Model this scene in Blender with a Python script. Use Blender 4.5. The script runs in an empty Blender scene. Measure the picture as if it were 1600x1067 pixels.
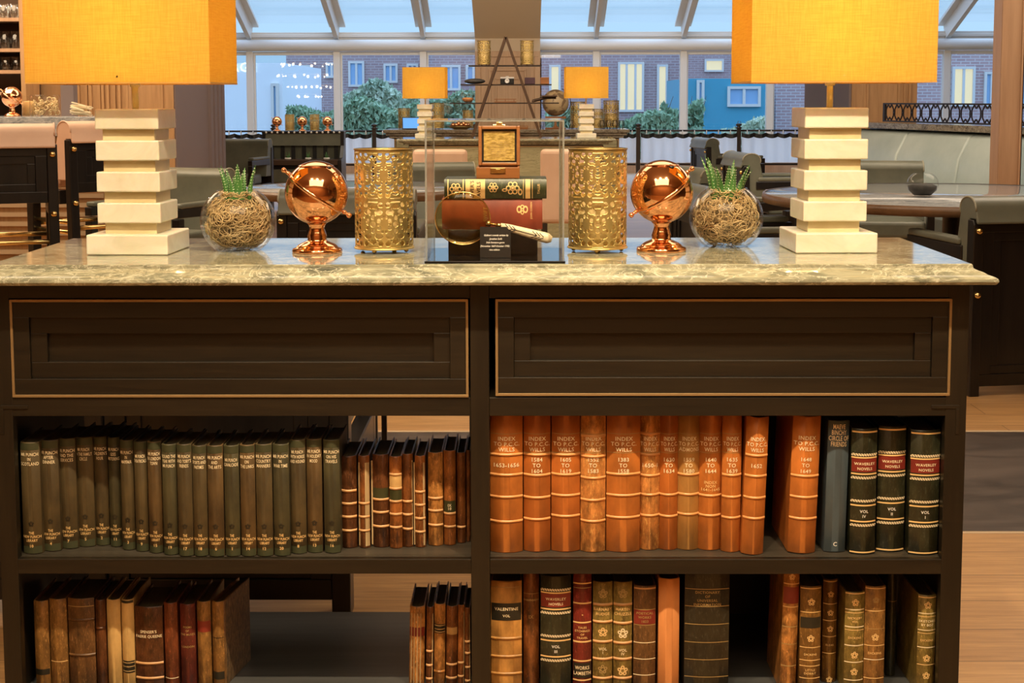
import bpy, bmesh, math, random
from mathutils import Vector, Matrix, Euler
PI = math.pi
random.seed(7)
S = bpy.context.scene
COL = S.collection

# ------------------------------------------------------------------ camera
F, CX, CY = 2250.0, 800.0, 372.0
CAMZ = 1.22
cam_d = bpy.data.cameras.new('camera'); cam = bpy.data.objects.new('camera', cam_d); COL.objects.link(cam)
cam_d.sensor_width = 36; cam_d.lens = F / 1600 * 36
cam_d.shift_y = (CY - 533.5) / 1600
cam_d.clip_start = 0.05; cam_d.clip_end = 300
RC = Matrix.Rotation(0.0067, 3, 'Z') @ Matrix.Rotation(PI/2 - math.atan((CY-155)/F), 3, 'X') @ Matrix.Rotation(-0.0018, 3, 'Z')
cam.matrix_world = Matrix.Translation((0, 0, CAMZ)) @ RC.to_4x4()
S.camera = cam
# ------------------------------------------------------------------ colour management, world
S.view_settings.view_transform = 'Standard'
try: S.view_settings.look = 'None'
except Exception: pass
S.view_settings.gamma = 1
S.view_settings.use_curve_mapping = False
S.view_settings.exposure = 0.75
W = bpy.data.worlds.new('World'); S.world = W; W.use_nodes = True
wn = W.node_tree; bg = wn.nodes['Background']
tc = wn.nodes.new('ShaderNodeTexCoord'); sp = wn.nodes.new('ShaderNodeSeparateXYZ')
wn.links.new(tc.outputs['Generated'], sp.inputs[0])
cr = wn.nodes.new('ShaderNodeValToRGB')
cr.color_ramp.elements[0].position = 0.10; cr.color_ramp.elements[0].color = (0.28, 0.44, 0.60, 1)
cr.color_ramp.elements[1].position = 0.38; cr.color_ramp.elements[1].color = (0.72, 1.02, 1.45, 1)
wn.links.new(sp.outputs[2], cr.inputs[0]); wn.links.new(cr.outputs[0], bg.inputs[0])
bg.inputs[1].default_value = 1.0
# ------------------------------------------------------------------ lights of the room (ceiling downlights, then added fills)
def lamp(name, kind, loc, energy, color, size=0.1, target=None, spot=None, blend=0.5, sy=None):
    d = bpy.data.lights.new(name, kind); d.energy = energy; d.color = color
    if kind == 'AREA':
        d.size = size
        if sy: d.shape = 'RECTANGLE'; d.size_y = sy
    else: d.shadow_soft_size = size
    if spot: d.spot_size = spot; d.spot_blend = blend
    o = bpy.data.objects.new(name, d); COL.objects.link(o); o.location = loc
    if target is not None:
        o.rotation_euler = (Vector(target) - Vector(loc)).to_track_quat('-Z', 'Y').to_euler()
    return o
WARM = (1.0, 0.79, 0.52)
for i, (x, e) in enumerate([(-0.72, 80), (-0.05, 85), (0.70, 120)]):
    lamp('ceiling_spot', 'SPOT', (x, 1.30, 2.85), e, WARM, 0.035, (x, 2.42, 0.62), math.radians(72), 0.7)
lamp('ceiling_area_front', 'AREA', (0, 0.3, 3.0), 26, WARM, 2.6, (0, 2.4, 0.8), sy=1.2)
lamp('ceiling_area_back', 'AREA', (0, 5.2, 3.3), 75, (1.0, 0.80, 0.58), 5.0, (0, 6.0, 0), sy=3.0)
lamp('ceiling_area_bar', 'AREA', (-4.0, 8.0, 3.3), 150, (1.0, 0.76, 0.5), 3.0, (-4.0, 8.5, 0), sy=3.0)
lamp('ceiling_area_middle', 'AREA', (0, 10.0, 3.3), 130, (1.0, 0.80, 0.58), 6.0, (0, 11.5, 0), sy=3.0)
lamp('ceiling_area_right', 'AREA', (4.0, 8.0, 3.3), 90, (1.0, 0.82, 0.62), 3.0, (4.0, 8.5, 0), sy=3.0)
lamp('ceiling_area_far', 'AREA', (0, 16.5, 3.3), 120, (1.0, 0.86, 0.68), 8.0, (0, 19, 0), sy=3.0)
lamp('added_roof_fill', 'AREA', (0, 18.5, 3.35), 90, (1.0, 0.9, 0.78), 8.0, (0, 23.0, 3.0), sy=0.5)  # added fill that brightens the dark rafters and eaves
lamp('added_reflection_fill', 'AREA', (0, -1.2, 3.3), 90, (1.0, 0.72, 0.42), 6.0, (0, -3.0, 1.2), sy=0.6)  # added light on the rear wall, giving the copper something warm to reflect

# ------------------------------------------------------------------ measuring helpers (pixel of the photo -> place in the room)
def ray(px, py): return RC @ Vector(((px-CX)/F, -(py-CY)/F, -1.0))
def P(px, py, Y):
    d = ray(px, py); return Vector((0, 0, CAMZ)) + d * (Y / d.y)
def PZ(px, py, z):
    d = ray(px, py); return Vector((0, 0, CAMZ)) + d * ((z - CAMZ) / d.z)

# ------------------------------------------------------------------ materials
MATS = {}
def nodes(name):
    m = bpy.data.materials.new(name); m.use_nodes = True
    nt = m.node_tree; return m, nt, nt.nodes['Principled BSDF']
def coords(nt, scale=(1, 1, 1), rnd=False):
    t = nt.nodes.new('ShaderNodeTexCoord'); mp = nt.nodes.new('ShaderNodeMapping')
    mp.inputs['Scale'].default_value = scale
    nt.links.new(t.outputs['Object'], mp.inputs[0])
    if rnd:
        oi = nt.nodes.new('ShaderNodeObjectInfo'); mu = nt.nodes.new('ShaderNodeMath'); mu.operation = 'MULTIPLY'
        mu.inputs[1].default_value = 37.0; nt.links.new(oi.outputs['Random'], mu.inputs[0])
        cb = nt.nodes.new('ShaderNodeCombineXYZ')
        for k in range(3): nt.links.new(mu.outputs[0], cb.inputs[k])
        nt.links.new(cb.outputs[0], mp.inputs['Location'])
    return mp.outputs[0]
def ramp(nt, fac, stops):
    r = nt.nodes.new('ShaderNodeValToRGB'); e = r.color_ramp.elements
    while len(e) < len(stops): e.new(0.5)
    for el, (p, c) in zip(e, stops): el.position = p; el.color = (*c[:3], 1)
    nt.links.new(fac, r.inputs[0]); return r.outputs[0]
def noise(nt, vec, scale, detail=4, rough=0.55, dist=0.0):
    n = nt.nodes.new('ShaderNodeTexNoise'); n.inputs['Scale'].default_value = scale
    n.inputs['Detail'].default_value = detail; n.inputs['Roughness'].default_value = rough
    n.inputs['Distortion'].default_value = dist
    nt.links.new(vec, n.inputs['Vector']); return n.outputs['Fac']
def bump(nt, b, h, s=0.2, d=0.002):
    bn = nt.nodes.new('ShaderNodeBump'); bn.inputs['Strength'].default_value = s; bn.inputs['Distance'].default_value = d
    nt.links.new(h, bn.inputs['Height']); nt.links.new(bn.outputs[0], b.inputs['Normal'])
def plain(name, c, rough=0.5, metal=0.0, emit=None, es=1.0, spec=None, coat=0):
    m, nt, b = nodes(name); b.inputs['Base Color'].default_value = (*c, 1)
    b.inputs['Roughness'].default_value = rough; b.inputs['Metallic'].default_value = metal
    if spec is not None: b.inputs['Specular IOR Level'].default_value = spec
    if coat: b.inputs['Coat Weight'].default_value = coat
    if emit: b.inputs['Emission Color'].default_value = (*emit, 1); b.inputs['Emission Strength'].default_value = es
    return m
def mottled(name, c1, c2, scale=8, rough=0.5, metal=0.0, stretch=(1, 1, 1), rnd=True, bmp=0.15, pos=(0.3, 0.7), c3=None, dist=0.0, spec=0.5):
    m, nt, b = nodes(name); v = coords(nt, stretch, rnd); n = noise(nt, v, scale, 6, 0.6, dist)
    st = [(pos[0], c1), (pos[1], c2)]
    if c3: st.append((min(1, pos[1]+0.1), c3))
    nt.links.new(ramp(nt, n, st), b.inputs['Base Color'])
    b.inputs['Roughness'].default_value = rough; b.inputs['Metallic'].default_value = metal
    b.inputs['Specular IOR Level'].default_value = spec
    if bmp: bump(nt, b, n, bmp)
    return m
def wood(name, c1, c2, axis='x', scale=14, rough=0.4, bmp=0.2, spec=0.5):
    st = {'x': (0.06, 1, 1), 'y': (1, 0.06, 1), 'z': (1, 1, 0.06)}[axis]
    m, nt, b = nodes(name); v = coords(nt, st, True)
    n = noise(nt, v, scale, 6, 0.65, 0.6); n2 = noise(nt, v, scale*9, 3, 0.6, 0.2)
    mx = nt.nodes.new('ShaderNodeMath'); mx.operation = 'MULTIPLY_ADD'; mx.inputs[1].default_value = 0.35
    nt.links.new(n2, mx.inputs[0])
    ms = nt.nodes.new('ShaderNodeMath'); ms.operation = 'MULTIPLY'; ms.inputs[1].default_value = 0.7; nt.links.new(n, ms.inputs[0])
    nt.links.new(ms.outputs[0], mx.inputs[2])
    nt.links.new(ramp(nt, mx.outputs[0], [(0.35, c1), (0.68, c2)]), b.inputs['Base Color'])
    b.inputs['Roughness'].default_value = rough; b.inputs['Specular IOR Level'].default_value = spec
    bump(nt, b, mx.outputs[0], bmp, 0.001)
    return m
def marble(name, cols, scale=3.0, rough=0.12, st=(1, 2.6, 2.6), rot=0.5):
    m, nt, b = nodes(name); v = coords(nt, st)
    v.node.inputs['Rotation'].default_value = (0.2, 0.3, rot)
    n = noise(nt, v, scale, 10, 0.68, 1.6)
    c = ramp(nt, n, [(0.28, cols[0]), (0.42, cols[1]), (0.5, cols[2]), (0.58, cols[1]), (0.72, cols[3])])
    n2 = noise(nt, v, scale*2.3, 8, 0.62, 2.4)
    a = nt.nodes.new('ShaderNodeMath'); a.operation = 'SUBTRACT'; a.inputs[1].default_value = 0.5; nt.links.new(n2, a.inputs[0])
    ab = nt.nodes.new('ShaderNodeMath'); ab.operation = 'ABSOLUTE'; nt.links.new(a.outputs[0], ab.inputs[0])
    vm = ramp(nt, ab.outputs[0], [(0.0, (1, 1, 1)), (0.022, (0, 0, 0))])
    mix = nt.nodes.new('ShaderNodeMixRGB'); mix.inputs[2].default_value = (*cols[4], 1)
    nt.links.new(vm, mix.inputs[0]); nt.links.new(c, mix.inputs[1]); nt.links.new(mix.outputs[0], b.inputs['Base Color'])
    b.inputs['Roughness'].default_value = rough
    return m
def glassm(name, tint=(1, 1, 1), edge=0.5, rough=0.0, ior=1.45, boost=1.0):
    m = bpy.data.materials.new(name); m.use_nodes = True; nt = m.node_tree; nt.nodes.clear()
    o = nt.nodes.new('ShaderNodeOutputMaterial'); t = nt.nodes.new('ShaderNodeBsdfTransparent'); t.inputs[0].default_value = (*tint, 1)
    g = nt.nodes.new('ShaderNodeBsdfGlossy'); g.inputs['Roughness'].default_value = rough
    # thin glass: Schlick reflectance, the same from either side of the sheet
    ge = nt.nodes.new('ShaderNodeNewGeometry'); dp = nt.nodes.new('ShaderNodeVectorMath'); dp.operation = 'DOT_PRODUCT'
    nt.links.new(ge.outputs['Normal'], dp.inputs[0]); nt.links.new(ge.outputs['Incoming'], dp.inputs[1])
    ab = nt.nodes.new('ShaderNodeMath'); ab.operation = 'ABSOLUTE'; nt.links.new(dp.outputs['Value'], ab.inputs[0])
    om = nt.nodes.new('ShaderNodeMath'); om.operation = 'SUBTRACT'; om.inputs[0].default_value = 1.0; om.use_clamp = True; nt.links.new(ab.outputs[0], om.inputs[1])
    pw = nt.nodes.new('ShaderNodeMath'); pw.operation = 'POWER'; pw.inputs[1].default_value = 4.0; nt.links.new(om.outputs[0], pw.inputs[0])
    r0 = ((ior-1)/(ior+1))**2
    mu = nt.nodes.new('ShaderNodeMath'); mu.operation = 'MULTIPLY_ADD'; mu.inputs[1].default_value = (1-r0)*boost; mu.inputs[2].default_value = r0*boost; mu.use_clamp = True
    nt.links.new(pw.outputs[0], mu.inputs[0])
    mx = nt.nodes.new('ShaderNodeMixShader'); nt.links.new(mu.outputs[0], mx.inputs[0])
    nt.links.new(t.outputs[0], mx.inputs[1]); nt.links.new(g.outputs[0], mx.inputs[2]); nt.links.new(mx.outputs[0], o.inputs[0])
    return m

M = {}
M['oak_dark'] = wood('dark_stained_oak', (0.0055, 0.0037, 0.0016), (0.019, 0.0125, 0.0055), 'x', 16, 0.42, 0.5)
M['oak_dark_v'] = wood('dark_stained_oak_upright', (0.0055, 0.0037, 0.0016), (0.018, 0.0118, 0.0052), 'z', 16, 0.42, 0.5)
M['shelf'] = wood('lit_tone_shelf_board', (0.022, 0.018, 0.012), (0.065, 0.053, 0.038), 'x', 14, 0.36, 0.4)  # paler than the oak: light falling on the shelf tops is in the colour
M['bottom'] = wood('bottom_board_reflection_tone', (0.035, 0.035, 0.034), (0.075, 0.075, 0.072), 'x', 14, 0.28, 0.15)  # raised grey stands in for the bright floor reflected through the open back
M['bronze_trim'] = plain('aged_bronze_trim', (0.36, 0.24, 0.11), 0.42, 0.55)
M['marble'] = marble('green_beige_marble', [(0.04, 0.045, 0.038), (0.18, 0.18, 0.125), (0.36, 0.345, 0.235), (0.44, 0.42, 0.30), (0.56, 0.54, 0.41)], 4.6, 0.07)
M['marble_far'] = marble('grey_marble', [(0.09, 0.11, 0.13), (0.24, 0.27, 0.30), (0.40, 0.43, 0.46), (0.48, 0.50, 0.52), (0.6, 0.62, 0.63)], 3.0, 0.08)
M['marble_brown'] = marble('brown_marble', [(0.03, 0.025, 0.02), (0.12, 0.10, 0.075), (0.22, 0.19, 0.14), (0.30, 0.26, 0.2), (0.4, 0.36, 0.3)], 4.0, 0.12)
M['veined_panel'] = marble('veined_front_panel', [(0.15, 0.14, 0.075), (0.27, 0.25, 0.14), (0.35, 0.32, 0.19), (0.4, 0.36, 0.22), (0.16, 0.14, 0.08)], 2.0, 0.3, (0.6, 1, 6), 0.0)
M['alabaster'] = mottled('cream_alabaster', (0.62, 0.58, 0.43), (0.78, 0.75, 0.62), 7, 0.28, stretch=(1, 1, 1.6), bmp=0, pos=(0.25, 0.6), dist=1.5)
M['alabaster'].node_tree.nodes['Principled BSDF'].inputs['Subsurface Weight'].default_value = 0.2
M['alabaster'].node_tree.nodes['Principled BSDF'].inputs['Subsurface Scale'].default_value = 0.02
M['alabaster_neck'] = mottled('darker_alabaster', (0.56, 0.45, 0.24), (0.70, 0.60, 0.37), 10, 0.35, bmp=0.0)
M['chrome'] = plain('satin_nickel', (0.78, 0.78, 0.78), 0.35, 0.35)
M['brass'] = plain('polished_brass', (0.78, 0.55, 0.22), 0.22, 1.0)
M['gold_lantern'] = plain('gold_lacquered_metal', (0.66, 0.50, 0.19), 0.38, 0.88)
M['gold_dull'] = plain('dull_gold_metal', (0.34, 0.24, 0.10), 0.4, 0.85)
M['copper'] = plain('polished_copper', (0.93, 0.46, 0.24), 0.07, 1.0)
M['copper_dark'] = plain('copper_seam', (0.45, 0.17, 0.07), 0.2, 1.0)
M['black'] = plain('black', (0.006, 0.006, 0.006), 0.4)
M['black_gloss'] = plain('black_gloss_acrylic', (0.006, 0.006, 0.006), 0.04)
M['chair_wood'] = wood('black_brown_chair_wood', (0.006, 0.005, 0.0055), (0.018, 0.014, 0.012), 'z', 12, 0.3, 0.1)
M['leather_grey'] = mottled('grey_green_leather', (0.10, 0.11, 0.085), (0.16, 0.165, 0.125), 5, 0.36, bmp=0.1)
M['leather_pale'] = mottled('pale_grey_leather', (0.33, 0.40, 0.39), (0.44, 0.51, 0.49), 3, 0.33, bmp=0.2)
M['leather_peach'] = mottled('peach_leather', (0.64, 0.41, 0.29), (0.76, 0.52, 0.38), 4, 0.45, bmp=0.05)
M['piping'] = plain('leather_piping', (0.30, 0.29, 0.22), 0.5)
M['glass'] = glassm('clear_glass', (0.985, 0.99, 0.985), 0.5, 0.0, 1.45, 0.7)
M['acrylic'] = glassm('clear_acrylic', (0.985, 0.985, 0.975), 0.5, 0.0, 1.4, 0.6)
M['window_glass'] = glassm('window_glass', (0.90, 0.95, 0.99), 0.5, 0.0, 1.5, 1.6)
M['roof_glass'] = glassm('roof_glass', (0.97, 0.98, 1.0), 0.5, 0.0, 1.3, 0.6)
M['lens'] = glassm('magnifier_glass', (0.86, 0.78, 0.52), 0.5, 0.0, 1.5, 1.6)
M['frame'] = plain('painted_aluminium_frame', (0.60, 0.56, 0.51), 0.45)
M['frame_white'] = plain('pale_painted_frame', (0.72, 0.69, 0.65), 0.45)
M['cream_paint'] = plain('cream_paint', (0.50, 0.37, 0.23), 0.7)
M['beige_paint'] = plain('beige_sloping_plaster', (0.58, 0.44, 0.28), 0.8)
M['ceiling'] = plain('ceiling_paint', (0.6, 0.55, 0.47), 0.8)
M['oak_panel'] = wood('light_oak_panelling', (0.33, 0.18, 0.078), (0.50, 0.29, 0.135), 'z', 7, 0.45, 0.1)
M['oak_panel_pink'] = wood('rosy_oak_column', (0.40, 0.235, 0.135), (0.52, 0.32, 0.19), 'z', 7, 0.45, 0.05)
M['grey_panel'] = plain('mauve_grey_panelling', (0.17, 0.13, 0.13), 0.6)
M['iron'] = plain('dark_bronze_iron', (0.035, 0.024, 0.018), 0.4, 0.6)
M['iron_brown'] = plain('brown_metal_bar', (0.085, 0.05, 0.032), 0.4, 0.5)
M['pages'] = mottled('yellowed_page_edges', (0.10, 0.075, 0.035), (0.17, 0.125, 0.06), 90, 0.8, stretch=(8, 1, 0.3), bmp=0.1)
M['pages_dark'] = mottled('darkened_page_tops', (0.05, 0.038, 0.018), (0.10, 0.075, 0.035), 60, 0.9, stretch=(8, 0.3, 1), bmp=0.1)
M['gilt'] = plain('gilt_lettering', (0.82, 0.54, 0.22), 0.5, 0.0)
M['gilt_pale'] = plain('pale_gilt_lettering', (0.88, 0.74, 0.48), 0.55, 0.0)
M['gilt_dull'] = plain('worn_gilt', (0.38, 0.25, 0.09), 0.5, 0.0)
M['white_ink'] = plain('white_print', (0.85, 0.82, 0.75), 0.6)
M['red_label'] = mottled('red_leather_label', (0.16, 0.018, 0.012), (0.25, 0.030, 0.018), 12, 0.4)
M['black_label'] = mottled('black_leather_label', (0.010, 0.009, 0.006), (0.03, 0.026, 0.016), 12, 0.4)
M['green_label'] = mottled('green_leather_label', (0.03, 0.035, 0.012), (0.06, 0.055, 0.02), 12, 0.4)
M['cream_label'] = mottled('torn_cream_label', (0.45, 0.25, 0.08), (0.68, 0.42, 0.15), 20, 0.7)
M['candle'] = plain('ivory_candle', (0.92, 0.74, 0.36), 0.5)
M['leaf'] = mottled('succulent_leaf', (0.03, 0.12, 0.025), (0.09, 0.25, 0.06), 40, 0.4, bmp=0)
M['leaf_dot'] = plain('leaf_pearls', (0.62, 0.72, 0.50), 0.6)
M['moss'] = mottled('dry_moss_fibre', (0.40, 0.27, 0.12), (0.72, 0.54, 0.29), 30, 0.8, bmp=0)
M['moss_core'] = mottled('moss_core', (0.07, 0.045, 0.018), (0.22, 0.15, 0.07), 60, 0.9, bmp=0.6)
M['teak'] = wood('brown_box_wood', (0.20, 0.07, 0.02), (0.36, 0.145, 0.045), 'x', 10, 0.35, 0.1)
M['ivory'] = mottled('ivory_handle', (0.66, 0.56, 0.38), (0.78, 0.68, 0.48), 8, 0.35, bmp=0)
M['curtain'] = plain('white_curtain', (0.78, 0.80, 0.86), 0.9)
M['stone'] = mottled('dark_stone', (0.02, 0.02, 0.02), (0.07, 0.065, 0.06), 20, 0.7)
M['screen'] = plain('lit_screen', (0.02, 0.1, 0.3), 0.3, emit=(0.05, 0.24, 0.62), es=0.9)

def leather(key, c, dark=0.45, light=1.35, scale=22, rough=0.42, c3=None):
    if key not in M:
        M[key] = mottled(key, tuple(a*dark for a in c), tuple(min(1, a*light) for a in c), scale*2.8, rough, stretch=(1, 1, 0.5), bmp=0.25, c3=c3, pos=(0.32, 0.66))
        if scale >= 14:
            nt = M[key].node_tree; b = nt.nodes['Principled BSDF']; src = b.inputs['Base Color'].links[0].from_socket
            n2 = noise(nt, coords(nt, (1.6, 1, 0.45), True), 210, 5, 0.7, 0.8)
            fk = ramp(nt, n2, [(0.56, (0, 0, 0)), (0.70, (0.8, 0.8, 0.8))]); dk = ramp(nt, n2, [(0.30, (0.75, 0.75, 0.75)), (0.44, (0, 0, 0))])
            m1 = nt.nodes.new('ShaderNodeMixRGB'); m1.inputs[2].default_value = (*[min(1, a*2.6+0.03) for a in c], 1)
            nt.links.new(fk, m1.inputs[0]); nt.links.new(src, m1.inputs[1])
            m2 = nt.nodes.new('ShaderNodeMixRGB'); m2.inputs[2].default_value = (*[a*0.2 for a in c], 1)
            nt.links.new(dk, m2.inputs[0]); nt.links.new(m1.outputs[0], m2.inputs[1]); nt.links.new(m2.outputs[0], b.inputs['Base Color'])
    return M[key]

def linen():
    m = bpy.data.materials.new('golden_linen_shade'); m.use_nodes = True; nt = m.node_tree; nt.nodes.clear()
    o = nt.nodes.new('ShaderNodeOutputMaterial')
    v = coords(nt, (3, 3, 60)); n1 = noise(nt, v, 9, 4, 0.6); v2 = coords(nt, (60, 60, 3)); n2 = noise(nt, v2, 9, 4, 0.6)
    mx = nt.nodes.new('ShaderNodeMath'); mx.operation = 'MULTIPLY'; nt.links.new(n1, mx.inputs[0]); nt.links.new(n2, mx.inputs[1])
    c = ramp(nt, mx.outputs[0], [(0.08, (0.86, 0.60, 0.12)), (0.34, (0.98, 0.76, 0.19))])
    d = nt.nodes.new('ShaderNodeBsdfDiffuse'); t = nt.nodes.new('ShaderNodeBsdfTranslucent')
    nt.links.new(c, d.inputs[0]); nt.links.new(c, t.inputs[0])
    ms = nt.nodes.new('ShaderNodeMixShader'); ms.inputs[0].default_value = 0.68
    nt.links.new(d.outputs[0], ms.inputs[1]); nt.links.new(t.outputs[0], ms.inputs[2]); nt.links.new(ms.outputs[0], o.inputs[0])
    return m
M['linen'] = linen()
def transl(name, c, k=0.5):
    m = bpy.data.materials.new(name); m.use_nodes = True; nt = m.node_tree; nt.nodes.clear()
    o = nt.nodes.new('ShaderNodeOutputMaterial'); d = nt.nodes.new('ShaderNodeBsdfDiffuse'); t = nt.nodes.new('ShaderNodeBsdfTranslucent')
    d.inputs[0].default_value = (*c, 1); t.inputs[0].default_value = (*c, 1)
    ms = nt.nodes.new('ShaderNodeMixShader'); ms.inputs[0].default_value = k
    nt.links.new(d.outputs[0], ms.inputs[1]); nt.links.new(t.outputs[0], ms.inputs[2]); nt.links.new(ms.outputs[0], o.inputs[0])
    return m
M['curtain'] = transl('white_voile', (0.86, 0.90, 0.96), 0.72)
M['lining'] = transl('white_shade_lining', (0.9, 0.85, 0.7), 0.5)

def brickm(name, c1, c2, mortar, bw=0.22, bh=0.07, ms=0.01, rough=0.85):
    m, nt, b = nodes(name); v = coords(nt)
    # x along the wall, z up
    s = nt.nodes.new('ShaderNodeSeparateXYZ'); nt.links.new(v, s.inputs[0])
    ad = nt.nodes.new('ShaderNodeMath'); nt.links.new(s.outputs[0], ad.inputs[0]); nt.links.new(s.outputs[1], ad.inputs[1])
    cb = nt.nodes.new('ShaderNodeCombineXYZ'); nt.links.new(ad.outputs[0], cb.inputs[0]); nt.links.new(s.outputs[2], cb.inputs[1])
    t = nt.nodes.new('ShaderNodeTexBrick'); t.inputs['Scale'].default_value = 1
    t.inputs['Brick Width'].default_value = bw; t.inputs['Row Height'].default_value = bh; t.inputs['Mortar Size'].default_value = ms
    t.inputs['Color1'].default_value = (*c1, 1); t.inputs['Color2'].default_value = (*c2, 1); t.inputs['Mortar'].default_value = (*mortar, 1)
    nt.links.new(cb.outputs[0], t.inputs['Vector']); nt.links.new(t.outputs[0], b.inputs['Base Color']); b.inputs['Roughness'].default_value = rough
    return m
M['brick'] = brickm('red_brick', (0.52, 0.34, 0.33), (0.44, 0.28, 0.28), (0.62, 0.54, 0.53))
M['brick_brown'] = brickm('brown_brick', (0.42, 0.29, 0.29), (0.36, 0.24, 0.25), (0.5, 0.42, 0.42))
def floorm():
    m, nt, b = nodes('oak_plank_floor'); v = coords(nt)
    t = nt.nodes.new('ShaderNodeTexBrick'); t.inputs['Scale'].default_value = 1
    t.inputs['Brick Width'].default_value = 1.8; t.inputs['Row Height'].default_value = 0.19; t.inputs['Mortar Size'].default_value = 0.0012
    t.inputs['Color1'].default_value = (0.52, 0.31, 0.13, 1); t.inputs['Color2'].default_value = (0.43, 0.245, 0.10, 1); t.inputs['Mortar'].default_value = (0.06, 0.03, 0.015, 1)
    nt.links.new(v, t.inputs['Vector'])
    v2 = coords(nt, (0.05, 1, 1)); n = noise(nt, v2, 60, 6, 0.7, 0.8)
    mx = nt.nodes.new('ShaderNodeMixRGB'); mx.blend_type = 'MULTIPLY'; mx.inputs[0].default_value = 0.75
    nt.links.new(t.outputs[0], mx.inputs[1]); nt.links.new(ramp(nt, n, [(0.3, (0.55, 0.45, 0.38)), (0.65, (1.15, 1.1, 1.05))]), mx.inputs[2])
    nt.links.new(mx.outputs[0], b.inputs['Base Color']); b.inputs['Roughness'].default_value = 0.38
    return m
M['floor'] = floorm()
M['slate'] = mottled('dark_slate_floor', (0.035, 0.026, 0.022), (0.13, 0.10, 0.085), 3.5, 0.3, stretch=(0.5, 1.6, 1), rnd=False, dist=1.2)
M['foliage'] = mottled('hedge_leaves', (0.14, 0.28, 0.16), (0.50, 0.66, 0.44), 3, 0.7, bmp=0)
M['foliage2'] = mottled('pale_shrub_leaves', (0.3, 0.42, 0.3), (0.7, 0.78, 0.6), 3, 0.7, bmp=0)

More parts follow.
